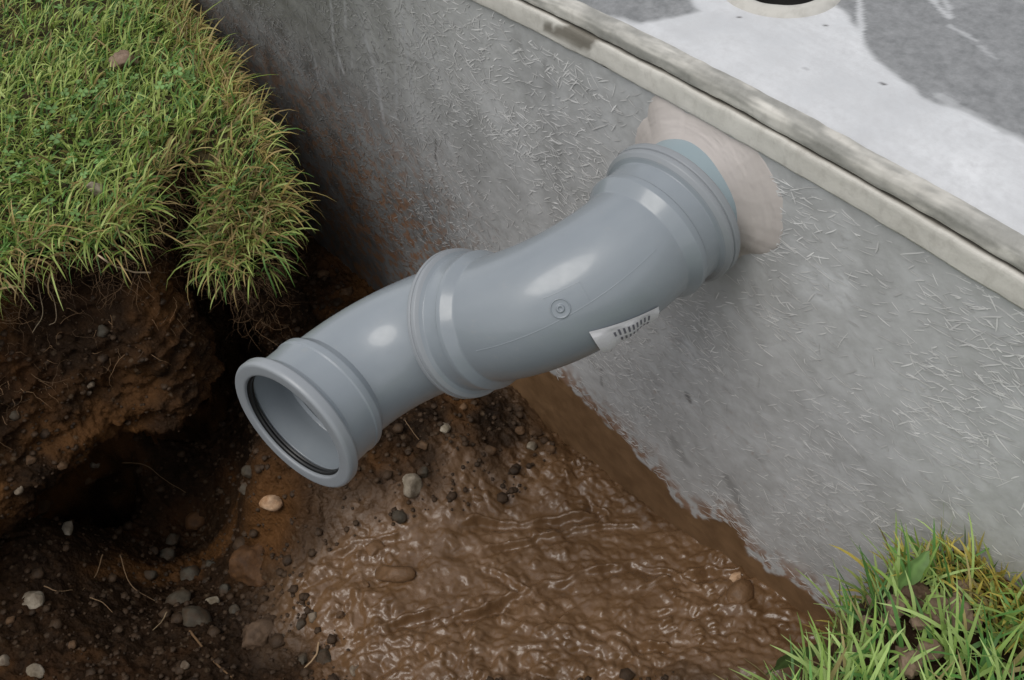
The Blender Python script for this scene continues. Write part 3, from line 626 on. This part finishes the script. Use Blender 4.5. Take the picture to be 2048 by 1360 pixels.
# the printed paper label
k0 = find(1177, 662); k1 = find(1314, 612)
t = MT('label_paper'); M_paper = t.set(t.mix(t.noise(60, 4), (.66, .65, .68), (.76, .75, .78)), .5, t.bump(t.noise(90, 3), .3, .002))
t = MT('label_ink'); M_ink = t.set((.16, .16, .19), .6)
sgn = 1 if find(1172, 695)[1] > k0[1] else -1
def lab(a, b, lift=0):
    tq = k0[0] + (k1[0] - k0[0]) * a; ps = k0[1] + (k1[1] - k0[1]) * a + sgn * b * .85
    cur = .0010 + .0022 * b * b + .0009 * math.sin(a * 7) * b + .0008 * (b > .1) * math.sin(a * 13 + 1)
    return surf(tq, ps, RT + cur + lift)
def labmesh(a0, a1, b0, b1, n, m, lift=0, rnd=0):
    v = np.array([lab(a0 + (a1 - a0) * i / (n - 1), b0 + (b1 - b0) * j / (m - 1), lift) for i in range(n) for j in range(m)])
    return v, grid_faces(n, m)
lb = ppart(elbow, 'label', labmesh(0, 1, 0, 1, 30, 24), M_paper)
tag(lb, 'white paper label with grey printed bars, lifting at the edge')
for i in range(9):
    for (b0, b1) in ((.16, .36), (.46, .62)):
        if i == 0 and b0 > .4: continue
        vv, fv = labmesh(.27 + i * .068, .27 + i * .068 + .030, b0 + (.05 if i == 0 else 0), b1, 4, 6, .00035)
        m = mesh_np('print_mark', vv - np.array(elbow.location), fv, M_ink, lb)

low = tag(empty('pipe_elbow', tuple(Q2)), 'grey plastic pipe elbow with open round mouth and black seal inside', 'pipe')
ppart(low, 'tube', sweep([(Q1 + MD * .008, MD)] + B2 + [(Q2 - ED * .0, ED)], RT), M_pipe)
ppart(low, 'tube_bore', sweep([(Q1 + MD * .008, MD)] + B2 + [(Q2 + ED * .004, ED)], RT - .0034), M_pipe)
ppart(low, 'socket', rev(fillet([(-.0075, .0547), (-.0055, .0552), (.0020, .0606), (.0085, .0612), (.0095, .0601), (.0335, .0603), (.0365, .0620), (.0385, .064)]), Q2, ED), M_pipe, **SH)
ppart(low, 'socket_rim', rev(fillet([(.0375, .0618), (.0392, .0660), (.0415, .0682), (.0485, .0684), (.0508, .0672), (.0516, .0654), (.0514, .0568), (.0506, .0553), (.0480, .0549), (.0475, .0570)], .0011), Q2, ED), M_pipe2, **SH)
ppart(low, 'socket_bore', rev(fillet([(.0400, .0585), (.0390, .0562), (.012, .0556), (.006, .0550), (.003, .0515)], .0008), Q2, ED), M_pipe, **SH)
ppart(low, 'seal_ring', rev(fillet([(.0478, .0575), (.0470, .0536), (.0452, .0530), (.0435, .0548), (.0420, .0534), (.0395, .0585)], .0006), Q2, ED), M_rubber, **SH)

stub = tag(mesh_np('outlet_pipe', *rev([(-.02, .0515), (.045, .0515), (.045, .0548), (-.02, .0548)], OFF, A1), M_stub, sharp=40), 'short bluish pipe stub leaving the tank wall through sealant', 'pipe')
# sealant smeared around the stub
ob = np.array([(-.090, .000), (-.088, .010), (-.076, .036), (-.066, .0600), (-.030, .0605), (.020, .0605), (.048, .0590), (.068, .044), (.078, .024), (.082, .002), (.080, -.018), (.071, -.033), (.058, -.042), (.030, -.062), (0, -.074), (-.045, -.070), (-.076, -.050), (-.090, -.022)]) - OFF[[0, 2]]
oa = np.unwrap(np.arctan2(ob[:, 1], ob[:, 0])); od = np.hypot(ob[:, 0], ob[:, 1]); o_ = np.argsort(oa % (2 * math.pi)); oa = (oa % (2 * math.pi))[o_]; od = od[o_]
NA, NR = 300, 40
th = np.linspace(0, 2 * math.pi, NA, endpoint=False)
Ro = np.interp(th, np.r_[oa[-1] - 2 * math.pi, oa, oa[0] + 2 * math.pi], np.r_[od[-1], od, od[0]])
cir = np.c_[np.cos(th), np.sin(th), 0 * th]
Ro = Ro * (1 + .045 * fbm(cir, 3.2, 5, 400, .62)); zmax = (.0628 - OFF[2]) / np.maximum(np.sin(th), .05); Ro = np.minimum(Ro, np.where(np.sin(th) > .1, zmax, 9))
sv = np.zeros((NA, NR, 3)); hgt = .010 + .002 * fbm(cir, 1.5, 2, 405)
for j in range(NR):
    q = j / (NR - 1); rr = .0543 + (Ro - .0543) * q
    hh = hgt * (1 - q) ** 1.9 + .0026 * (1 - q ** 5); ax_ = OFF + A1 * (hh / .9888)[:, None]
    sv[:, j] = np.c_[ax_[:, 0] + np.cos(th) * rr, ax_[:, 1], ax_[:, 2] + np.sin(th) * rr]
s3 = sv.reshape(-1, 3); rr_ = np.hypot(s3[:, 0] - OFF[0], s3[:, 2] - OFF[2]); tht = np.arctan2(s3[:, 2], s3[:, 0]); q_ = np.tile(np.linspace(0, 1, NR), NA)
s3[:, 1] += -.0007 * fbm(np.c_[np.cos(tht) * 1.8, np.sin(tht) * 1.8, rr_ * 120], 1, 4, 410, .6, ridged=True) * np.sin(np.pi * np.clip(q_, 0, 1)) - .0012 * fbm(np.c_[np.cos(tht) * 2, np.sin(tht) * 2, rr_ * 40], 1, 2, 415) * (1 - q_) + .0020 * sstep(.97, 1, q_)
tag(mesh_np('sealant_collar', s3, grid_faces(NA, NR, True), M_seal), 'smeared pinkish beige sealant collar around the pipe at the tank wall', 'sealant')

# ------------------------------------------------------------------ plants
def blades(name, base, head, elev, curv, length, width, colr, mat, tipcol=None, nseg=5, twist=None, label=None, cat='grass', kind='stuff', group=None):
    N = len(base); V_ = np.zeros((N, nseg + 1, 2, 3)); Cc = np.zeros((N, nseg + 1, 2, 3)); p = base.copy(); ds = length / nseg
    tw = twist if twist is not None else np.zeros(N)
    for k in range(nseg + 1):
        q = k / nseg; an = elev - curv * q ** 1.2
        d = np.c_[head * np.cos(an)[:, None], np.sin(an)]
        side = np.c_[-head[:, 1], head[:, 0], np.zeros(N)]; nr = np.cross(side, d)
        sw = side * np.cos(tw)[:, None] + nr * np.sin(tw)[:, None]
        wv = (width * (.75 + .6 * q) * (1 - q ** 2.6) * .5 + .00012)[:, None]
        V_[:, k, 0] = p - sw * wv; V_[:, k, 1] = p + sw * wv
        c_ = colr * (1 - .0 * q)
        if tipcol is not None: c_ = colr * (1 - q ** 2)[..., None] + tipcol * (q ** 2) if np.ndim(q) else colr * (1 - q ** 2) + tipcol * q ** 2
        Cc[:, k, 0] = Cc[:, k, 1] = c_
        if k < nseg: p = p + d * ds[:, None]
    b0 = np.arange(N)[:, None] * (nseg + 1) * 2; k0 = np.arange(nseg)[None, :] * 2
    f_ = np.stack([b0 + k0, b0 + k0 + 2, b0 + k0 + 3, b0 + k0 + 1], -1).reshape(-1, 4)
    o = mesh_np(name, V_.reshape(-1, 3), f_, mat, col=Cc.reshape(-1, 3)); tag(o, label, cat, group, kind); return o
def green(N, dry=0.0, lush=0.0):
    a = rng.random(N)[:, None]; c_ = np.array([.20, .275, .055]) * (1 - a) + np.array([.38, .44, .15]) * a
    b = (rng.random(N) < .28)[:, None]; c_ = np.where(b, np.array([.085, .17, .040]) * (.8 + .6 * a), c_)
    y = (rng.random(N) < dry)[:, None]; c_ = np.where(y, np.array([.34, .25, .105]) * (.55 + .7 * a), c_)
    return c_ * rng.uniform(1.08, 1.7, (N, 1))
def headings(N, mean=None, spread=math.pi):
    a = rng.uniform(-math.pi, math.pi, N) if mean is None else mean + rng.normal(0, spread, N); return np.c_[np.cos(a), np.sin(a)]
# lawn on the left bank
N = 36000
bp = np.c_[rng.uniform(-1.55, -.30, N), rng.uniform(-.85, -.02, N)]; m = inpoly(bp, turf_poly); bp = bp[m]
bz, bd = turf_z(bp); N = len(bp)
keep = rng.random(N) < np.where(bp[:, 0] < -1.1, .55, 1.0); bp, bz, bd = bp[keep], bz[keep], bd[keep]; N = len(bp)
wallside = sstep(-.36, -.24, bp[:, 1])
dry = rng.random(N) < (.05 + .22 * sstep(.06, .0, bd) + .25 * wallside * sstep(.09, .01, bd))
cl = green(N, .05); cl[dry] = np.array([.36, .27, .115]) * rng.uniform(.45, 1.15, (dry.sum(), 1))
yel = (rng.random(N) < .16 * wallside * sstep(.05, .0, bd)); cl[yel] = np.array([.56, .45, .17]) * rng.uniform(.7, 1.1, (yel.sum(), 1))
dirn = fbm(np.c_[bp, np.zeros(N)], 5, 2, 500) * 2.5 + .8
hd = headings(N, dirn, 1.1)
blades('grass', np.c_[bp, bz - .003], hd, rng.uniform(.25, 1.35, N), rng.uniform(.2, 1.5, N), np.clip(rng.normal(.034, .011, N), .012, .07), rng.uniform(.0012, .0036, N), cl, M_blade, twist=rng.normal(0, .6, N),
       label='short green lawn grass on top of the earth bank')
# blades hanging over the torn edge
N = 3400
ii = rng.integers(20, NS - 5, N); ii = ii[(rng.random(N) < np.where((EI[ii] > 8.2) & (EI[ii] < 12.8), .25, 1.0))]; N = len(ii); eb = EC[ii]; jit = rng.uniform(-.025, .006, N)
bp3 = np.c_[eb[:, :2] + outw[ii] * jit[:, None] + rng.normal(0, .003, (N, 2)), eb[:, 2] + rng.uniform(-.035, .004, N) * (jit > -.006)]
oa_ = np.arctan2(outw[ii, 1], outw[ii, 0]); cl = green(N, .36)
yy = (rng.random(N) < .35 * (EI[ii] > 17)); cl[yy] = np.array([.56, .45, .16]) * rng.uniform(.6, 1.1, (yy.sum(), 1))
blades('grass', bp3, headings(N, oa_, 1.25), rng.uniform(-.7, 1.2, N), rng.uniform(.2, 2.4, N), np.clip(rng.normal(.042, .016, N), .015, .085), rng.uniform(.0010, .0027, N), cl, M_blade, twist=rng.normal(0, .7, N),
       label='ragged overhanging grass along the torn lawn edge')
# the slumped lobe of turf
lb_px = [(u, v) for u, v in zip(rng.uniform(375, 575, 1500), rng.uniform(330, 545, 1500)) if inpoly(np.array([[u, v]]), [(430, 345), (480, 330), (550, 360), (568, 430), (540, 490), (480, 528), (425, 535), (405, 500), (410, 440)])[0]]
lp = np.array([hit(u, v)[0] for u, v in lb_px[:900]]); lp = lp[lp[:, 2] > -.36]; N = len(lp)
blades('grass', lp, headings(N), rng.uniform(.0, 1.2, N), rng.uniform(.2, 1.8, N), np.clip(rng.normal(.034, .012, N), .012, .06), rng.uniform(.0012, .0030, N), green(N, .5) * .85, M_blade, twist=rng.normal(0, .7, N), label='tangled half-dry grass on the slumped lobe of turf')
# clover among the grass
def clover(name, centres, normals, size, label):
    VV, FF, CC = [], [], []; k = 0
    for c, nrm_, s in zip(centres, normals, size):
        a, u, v = frame(nrm_ + np.array([1e-3, 2e-3, 0])); rot = rng.uniform(0, 6.28); g = np.array([.14, .25, .075]) * rng.uniform(.75, 1.3)
        for l_ in range(3):
            an = rot + l_ * 2.094; d = math.cos(an) * u + math.sin(an) * v; e = np.cross(a, d)
            sh = [(0, 0), (.35, .36), (.75, .52), (1.0, .34), (.96, 0), (1.0, -.34), (.75, -.52), (.35, -.36)]
            mid = c + d * s * .55 - a * s * .08
            vs_ = [c + d * s * x + e * s * y + a * s * (.16 * abs(y) + .05 * x) for x, y in sh] + [mid]
            VV += vs_; FF += [(k + i, k + (i + 1) % 8, k + 8) for i in range(8)]; CC += [g] * 8 + [g * 1.5]; k += 9
    return tag(mesh_np(name, np.array(VV), np.array(FF), M_clover, col=np.array(CC)), label, 'clover', kind='stuff')
N = 420
cp = np.c_[rng.uniform(-1.4, -.40, N * 4), rng.uniform(-.75, -.06, N * 4)]; cp = cp[inpoly(cp, turf_poly)]
cw = fbm(np.c_[cp, np.zeros(len(cp))], 7, 2, 520); cp = cp[cw > -.05][:360]; cz_, cdist = turf_z(cp); sel = cdist > .02; cp, cz_ = cp[sel], cz_[sel]
clover('clover', np.c_[cp, cz_ + rng.uniform(.010, .026, len(cp))], np.c_[rng.normal(.1, .35, (len(cp), 2)), np.ones(len(cp))], rng.uniform(.0045, .0085, len(cp)), 'low clover leaves scattered through the lawn grass')

# lawn on the far bank, longer and lusher
N = 10000
rp_ = np.c_[rng.uniform(.12, .60, N), rng.uniform(-.62, -.004, N)]
rz = hf(rp_[:, 0], rp_[:, 1]); be = .232 + .012 * np.sin(rp_[:, 1] * 25)
hgt_ = (rz - (-.47)) / .26
cc_ = [lev(u, v, -.2)[:2] for u, v in ((1700, 1225), (1780, 1215), (1850, 1205), (1930, 1200), (1920, 1240), (1830, 1320))]
nearc = np.max([np.exp(-(np.hypot(rp_[:, 0] - a_[0], rp_[:, 1] - a_[1]) / .022) ** 2) for a_ in cc_], axis=0)
keep = (rng.random(N) < (1 - .85 * nearc) * sstep(.30, .8, hgt_) * (.55 + .45 * sstep(-.3, .2, fbm(np.c_[rp_, np.zeros(N)], 14, 2, 540))))
rp_, rz = rp_[keep], rz[keep]; N = len(rp_)
nearw = sstep(-.05, -.01, rp_[:, 1])
cl = green(N, .08) * np.array([.95, 1.08, 1.15]); yy = rng.random(N) < .55 * nearw; cl[yy] = np.array([.58, .47, .10]) * rng.uniform(.6, 1.1, (yy.sum(), 1))
mean = np.where(rng.random(N) < .55, 2.6, rng.uniform(-3.1, 3.1, N))
el = rng.uniform(.5, 1.45, N); hdr = headings(N, mean, .7); hdr[:, 1] = np.where(nearw > .3, -np.abs(hdr[:, 1]) * .6, hdr[:, 1])
le = np.clip(rng.normal(.052, .017, N), .018, .095) * (1 - .35 * nearw)
blades('grass', np.c_[rp_, rz - .003], hdr, el, rng.uniform(.2, 1.5, N), le, rng.uniform(.0014, .0040, N), cl, M_blade, twist=rng.normal(0, .5, N), nseg=6, label='longer green grass tuft at the foot of the tank wall beside the mud')
N = 1100
np_ = np.c_[rng.uniform(.245, .60, N), rng.uniform(-.045, -.003, N)]; cl = green(N, .15); yy = rng.random(N) < .62; cl[yy] = np.array([.74, .62, .16]) * rng.uniform(.6, 1.15, (yy.sum(), 1))
blades('grass', np.c_[np_, hf(np_[:, 0], np_[:, 1]) - .003], headings(N, -1.9, 1.0), rng.uniform(.7, 1.5, N), rng.uniform(-.1, 1.1, N), np.clip(rng.normal(.034, .011, N), .012, .06), rng.uniform(.0014, .0034, N), cl, M_blade, twist=rng.normal(0, .6, N), label='yellowed short grass pressed along the tank wall')
# two broad leaves
def broad_leaf(root_px, tip_px, zr, zt, wid, label):
    a = hit(*root_px)[0]; b = lev(*tip_px, zt); n_ = 16; mid = (a + b) / 2 + np.array([0, 0, .018]); V_ = []; C_ = []
    sd_ = unit(np.cross(b - a, FWD))
    for i in range(n_):
        q = i / (n_ - 1); p = (1 - q) ** 2 * a + 2 * q * (1 - q) * mid + q * q * b; ww = wid * (math.sin(math.pi * min(1, (q * .93 + .05))) ** .8) * (.25 + .75 * sstep(.1, .45, q))
        for s in (-1, -.5, 0, .5, 1):
            V_.append(p + sd_ * ww * s - FWD * (abs(s) * ww * .35) + sd_ * .0008 * math.sin(q * 22)); C_.append(np.array([.16, .27, .085]) * (1.35 if s == 0 else .95 + .1 * math.sin(q * 40)))
    return tag(mesh_np('broad_leaf', np.array(V_), grid_faces(n_, 5), M_blade, col=np.array(C_)), label, 'leaf')
broad_leaf((1775, 1215), (1858, 1102), -.2, -.165, .0075, 'broad green weed leaf standing in the grass beside brown clods')
broad_leaf((1530, 1352), (1650, 1288), -.4, -.33, .011, 'broad green leaf lying low over the mud at the grass edge')

# ------------------------------------------------------------------ roots and stalks
def tube_np(pts, r0, r1, seg=5):
    pts = np.array(pts); T_ = np.gradient(pts, axis=0); T_ /= np.linalg.norm(T_, axis=1)[:, None] + 1e-9; n_ = len(pts)
    h = np.array([.3, .5, .8]); u = np.cross(T_, h); u /= np.linalg.norm(u, axis=1)[:, None]; v_ = np.cross(T_, u); rr = np.linspace(r0, r1, n_)[:, None]
    ring = [pts + rr * (math.cos(a) * u + math.sin(a) * v_) for a in np.linspace(0, 2 * math.pi, seg, endpoint=False)]
    return np.array(ring).reshape(-1, 3), grid_faces(seg, n_, True)
RV, RF, RC = [], [], []; k = 0
for _ in range(2300):
    i = int(rng.integers(30, NS - 60)); j = int(rng.choice([rng.integers(10, 40), rng.integers(10, 75)])); p = BV2[i, j] + np.r_[outw[i] * .002, 0]; d = np.r_[outw[i] * rng.uniform(.0, .9) + tan[i] * rng.normal(0, .7), rng.normal(-.5, .6)]; d = unit(d)
    n_ = int(rng.integers(5, 10)); pts = [p]; L_ = rng.uniform(.012, .06) / n_
    for q in range(n_): d = unit(d + rng.normal(0, .45, 3) + np.array([0, 0, -.12])); pts.append(pts[-1] + d * L_)
    v_, f_ = tube_np(pts, rng.uniform(.00022, .00055), .0001, 3); RV.append(v_); RF.append(f_ + k); k += len(v_)
    RC.append(np.tile(np.array([.22, .13, .065]) * rng.uniform(.35, 1.4), (len(v_), 1)))
tag(mesh_np('fine_root', np.vstack(RV), np.vstack(RF), M_root, col=np.vstack(RC)), 'matted fine brown roots hanging from the torn lawn edge', 'roots', kind='stuff')
def stalk(name, pxs, off, r0, r1, colr, label, cat, group=None, z=None):
    pts = []
    for i, (u, v) in enumerate(pxs):
        p, t_ = hit(u, v); q = unit(ray(u, v)); pts.append(p - q * off)
    pts = np.array(pts); dep = np.array([(p - CAM) @ FWD for p in pts])
    dsm = np.convolve(np.pad(dep, 1, 'edge'), [.25, .5, .25], 'valid') if len(dep) > 2 else dep
    pts = np.array([CAM + ray(u, v) * dd for (u, v), dd in zip(pxs, np.minimum(dsm, dep))])
    c, _ = resample(pts, 28); c = c + .0006 * np.c_[fbm(c, 120, 2, 1), fbm(c, 120, 2, 2), fbm(c, 120, 2, 3)]
    v_, f_ = tube_np(c, r0, r1, 6); g = np.array(colr) * (1 + .25 * fbm(v_, 200, 2, 4)[:, None])
    return tag(mesh_np(name, v_, f_, M_root, col=g), label, cat, group)
stalk('dry_stalk', [(158, 485), (195, 510), (225, 530), (262, 543), (300, 545)], .012, .0013, .0011, (.55, .42, .28), 'pale straw stalk hanging from the torn lawn edge', 'stalk')
stalk('root', [(10, 555), (50, 540), (95, 515), (140, 510)], .006, .0012, .0009, (.24, .16, .085), 'thick tan root running along the torn lawn edge', 'root')
stalk('root', [(72, 555), (80, 590), (85, 630), (65, 665)], .008, .0007, .0004, (.38, .30, .19), 'thin pale root hanging below the lawn edge', 'root')
stalk('root', [(88, 565), (108, 600), (112, 640), (98, 650)], .008, .0007, .0004, (.33, .25, .16), 'thin hooked root dangling below the lawn edge', 'root')
stalk('root', [(478, 498), (510, 505), (545, 515)], .010, .0010, .0006, (.42, .33, .21), 'straight tan stalk poking out of the slumped turf', 'root')
GR = 'thin roots in the pit soil'
for px_ in ([(240, 925), (290, 930), (330, 960), (372, 985)], [(205, 1110), (192, 1150), (165, 1180)], [(88, 1172), (115, 1182), (145, 1180)], [(240, 1110), (262, 1170), (310, 1202)], [(180, 1195), (205, 1205), (225, 1225)]):
    stalk('root', px_, .003, .0009, .0004, (.20, .125, .065), 'thin brown root lying across dark soil of the pit', 'root', GR)
stalk('root', [(334, 1225), (322, 1245), (305, 1260)], .005, .0010, .0004, (.40, .29, .17), 'short pale root tip in the dark hollow', 'root')
stalk('root', [(380, 1262), (402, 1290), (430, 1325), (465, 1355)], .004, .0017, .0010, (.15, .085, .038), 'thick brown root snaking beside grey stones', 'root')
stalk('root', [(638, 1285), (632, 1310), (602, 1345)], .004, .0014, .0008, (.34, .23, .13), 'pale crooked root at the edge of the wet mud', 'root')
stalk('root', [(810, 840), (822, 858), (838, 880)], .004, .0006, .0004, (.20, .125, .065), 'hair-thin root on the soil mound below the pipe', 'root')

# ------------------------------------------------------------------ stones and clods
def stone_mesh(name, r, seed, mat, squash=(1, 1, .75), rough=.28, sub=3, ang=1.0, fine=.09):
    import bmesh
    bm = bmesh.new(); bmesh.ops.create_icosphere(bm, subdivisions=sub, radius=1); v = np.array([p.co[:] for p in bm.verts]); f = np.array([[q.index for q in p.verts] for p in bm.faces]); bm.free()
    r_ = np.random.default_rng(seed); n_ = unit(r_.normal(size=3))
    for _ in range(int(9 * ang)):          # a few broken facets
        n_ = unit(r_.normal(size=3)); dcut = r_.uniform(.55, .88); h = v @ n_; v = v - np.outer(np.maximum(h - dcut, 0) * .9, n_)
    v = v * (1 + rough * fbm(v + seed, 1.1, 3, seed)[:, None] + fine * fbm(v + seed, 3, 4, seed, .65)[:, None])
    v = v * np.array(squash); a = r_.uniform(0, 6.28); c, s = math.cos(a), math.sin(a); v = np.c_[v[:, 0] * c - v[:, 1] * s, v[:, 0] * s + v[:, 1] * c, v[:, 2]]
    return v * r, f
def put(u, v, size, mat, label, cat='stone', name='stone', group=None, squash=(1, 1, .75), sink=.42, sub=3, rough=.16, ang=1.0, seed=None):
    p, t_ = hit(u, v); r = size * .62 / FPX * ((p - CAM) @ FWD); sv_, sf = stone_mesh(name, r, seed or int(u * 7 + v * 13), STONE[mat], squash, rough, 4 if name == 'soil_clod' else sub, ang, .26 if name == 'soil_clod' else .09)
    q = unit(ray(u, v)); c = p - q * r * (.6 - sink)
    o = mesh_np(name, sv_, sf, STONE[mat]); o.location = c; return tag(o, label, cat, group)
put(822, 970, 42, 'cream', 'cream speckled stone on the mud just below the pipe mouth', squash=(1.1, .9, .8))
put(541, 1006, 36, 'orange', 'pale orange stone on the soil ledge under the pipe mouth', squash=(1.1, .8, .7))
put(789, 1148, 54, 'mudcoat', 'long mud-coated stone lying in the wet mud', squash=(1.3, .65, .6), sink=.5, ang=.5)
put(65, 1201, 38, 'cream', 'pale round stone on dark soil at the foot of the bank', ang=.6)
put(135, 1060, 34, 'cream', 'narrow pale stone stuck in the orange earth face', squash=(1.3, .55, .6))
put(70, 1343, 28, 'cream', 'small whitish stone in the crumbly soil near the root', squash=(1.2, .8, .8))
put(359, 1205, 44, 'grey', 'dark greenish grey stone in the hollow'); put(390, 1236, 50, 'grey', 'larger flat grey stone next to the brown root', squash=(1.2, 1, .7))
put(426, 1203, 26, 'cream', 'small cream stone beside the grey stones in the hollow')
put(512, 1130, 80, 'ochreclod', 'big rusty orange earth clod between hollow and mud', 'clod', 'soil_clod', rough=.3, sink=.75, sub=4)
put(512, 1270, 66, 'clod', 'rough brown earth clod below the orange clod', 'clod', 'soil_clod', rough=.4, sink=.6, sub=4)
put(391, 1042, 34, 'ochreclod', 'dull orange stone deep in the dark hollow', ang=.5)
put(1063, 894, 20, 'cream', 'small pale angular stone near the tank wall by the mud'); put(887, 855, 24, 'cream', 'tan stone on the soil mound under the pipe')
put(1473, 1154, 26, 'orange', 'tan stone at the muddy foot of the tank wall', sink=.45); put(1481, 1186, 46, 'mudcoat', 'mud-covered lump beside the tan stone at the wall', squash=(1.2, .9, .7), sink=.5, ang=.5)
put(694, 587, 32, 'brown', 'crumbly tan lump on soil where the bank meets the tank wall', rough=.4)
put(240, 128, 52, 'tanclod', 'brown earth clod lying in the lawn among clover', 'clod', 'soil_clod', squash=(1.1, .8, .8), sink=-.3, rough=.4)
put(190, 378, 30, 'cream', 'pale grey pebble in the grass near the torn lawn edge', squash=(.9, 1.1, .9), sink=-.5)
put(1838, 1196, 56, 'clod', 'large dark brown earth clod in the grass beside the broad leaf', 'clod', 'soil_clod', rough=.4, sink=-.4, sub=4)
GC = 'dry earth clods on the grassy bank'
for u, v, s in ((1925, 1186, 38), (1871, 1204, 34), (1796, 1210, 34), (1914, 1229, 40), (1751, 1202, 22), (1947, 1242, 24), (1697, 1222, 24), (1880, 1238, 26), (1842, 1240, 30), (1960, 1205, 20), (1780, 1245, 24), (1735, 1240, 20), (1820, 1325, 46), (1700, 1315, 34), (1860, 1300, 30)):
    put(u, v, s * 1.25, 'tanclod', ('larger' if s >= 34 else 'small') + ' light brown earth clod ' + ('low on the grassy bank among long blades' if v > 1290 else 'in the cluster beside the broad leaf'), 'clod', 'soil_clod', GC, sink=-.5, rough=.3)
def where(u, v):
    if u < 260 and v < 1070: return 'stuck in the torn earth face below the lawn'
    if 770 < u < 1120 and v < 1050: return 'half buried in the soil mound under the pipe'
    if 260 <= u < 485 and v < 1260: return 'lying in the dark hollow'
    if u >= 485 and v > 1080: return 'on crumbly soil along the edge of the wet mud'
    if 485 <= u < 620: return 'on the orange soil ledge below the pipe mouth'
    if v < 640: return 'on soil where the bank meets the tank wall'
    return 'in brown soil at the foot of the earth bank'
GP = 'pebbles stuck in the pit soil'
for u, v, s, m in ((376, 1154, 42, 'dark'), (332, 1112, 32, 'dark'), (347, 1080, 28, 'dark'), (500, 942, 28, 'grey'), (491, 977, 30, 'grey'), (29, 830, 22, 'grey'), (650, 1316, 30, 'grey'), (604, 1320, 24, 'grey'), (604, 1248, 22, 'dark'), (847, 945, 22, 'grey'), (798, 1034, 26, 'grey'), (450, 1180, 22, 'dark'), (300, 1150, 24, 'dark'), (205, 660, 26, 'dark'), (470, 1220, 20, 'dark'), (420, 1130, 22, 'dark')):
    put(u, v, s, m, {'dark': 'blackish', 'grey': 'dull grey'}[m] + ' pebble ' + where(u, v), 'pebble', 'pebble', GP)
GB = 'small tan pebbles in the pit soil'
for u, v, s, m in ((35, 980, 18, 'pale'), (176, 954, 28, 'brown'), (82, 1018, 34, 'brown'), (124, 930, 18, 'brown'), (606, 1319, 20, 'pale'), (565, 1275, 16, 'pale'), (370, 1330, 16, 'pale'), (6, 1325, 26, 'pale'), (182, 770, 14, 'pale'), (845, 890, 22, 'brown'), (1070, 864, 24, 'brown'), (926, 813, 16, 'brown'), (710, 1340, 20, 'pale'), (626, 1234, 20, 'pale'), (750, 1100, 32, 'mudcoat'), (190, 930, 16, 'pale'), (177, 785, 12, 'pale'), (60, 920, 20, 'brown'), (20, 1240, 18, 'brown'), (560, 1190, 16, 'brown'), (680, 1230, 14, 'brown'), (730, 1170, 16, 'mudcoat'), (1100, 900, 18, 'brown'), (1040, 860, 18, 'brown'), (646, 551, 22, 'brown'), (980, 900, 20, 'brown'), (560, 905, 18, 'brown'), (145, 1290, 16, 'brown')):
    put(u, v, s, m, {'pale': 'small pale', 'brown': 'small brown', 'mudcoat': 'small mud-coated'}[m] + ' pebble ' + where(u, v), 'pebble', 'pebble', GB)
# loose crumbs of earth
cv, cf, k = [], [], 0
bs, bf = stone_mesh('crumb', 1.0, 77, None, rough=.35, sub=1)
N = 4200; cxy = np.c_[rng.uniform(-.85, .15, N * 3), rng.uniform(-.85, -.02, N * 3)]
md = poly_dist(cxy, mud_poly) * np.where(inpoly(cxy, mud_poly), 1, -1); cxy = cxy[md < .03][:N]; czz = hf(cxy[:, 0], cxy[:, 1]); crr = rng.gamma(1.8, .0013, len(cxy)) + .0006
bi = rng.integers(10, NS - 40, 2600); bj = rng.integers(28, 118, 2600); bpos = BV2[bi, bj]
cxy = np.vstack([cxy, bpos[:, :2]]); czz = np.r_[czz, bpos[:, 2]]; crr = np.r_[crr, rng.gamma(1.8, .0009, 2600) + .0005]
CV = np.repeat(cxy, len(bs), 0); ang_ = rng.uniform(0, 6.28, len(cxy)); ca, sa = np.cos(ang_)[:, None], np.sin(ang_)[:, None]
vx = (bs[None, :, 0] * ca - bs[None, :, 1] * sa) * crr[:, None] + cxy[:, :1]; vy = (bs[None, :, 0] * sa + bs[None, :, 1] * ca) * crr[:, None] + cxy[:, 1:]; vz = bs[None, :, 2] * crr[:, None] + czz[:, None] + crr[:, None] * .2
cf = (bf[None] + (np.arange(len(cxy)) * len(bs))[:, None, None]).reshape(-1, 3)
tag(mesh_np('soil_crumb', np.c_[vx.ravel(), vy.ravel(), vz.ravel()], cf, STONE['crumb'], smooth=False), 'loose brown earth crumbs scattered over the pit soil', 'soil', kind='stuff')
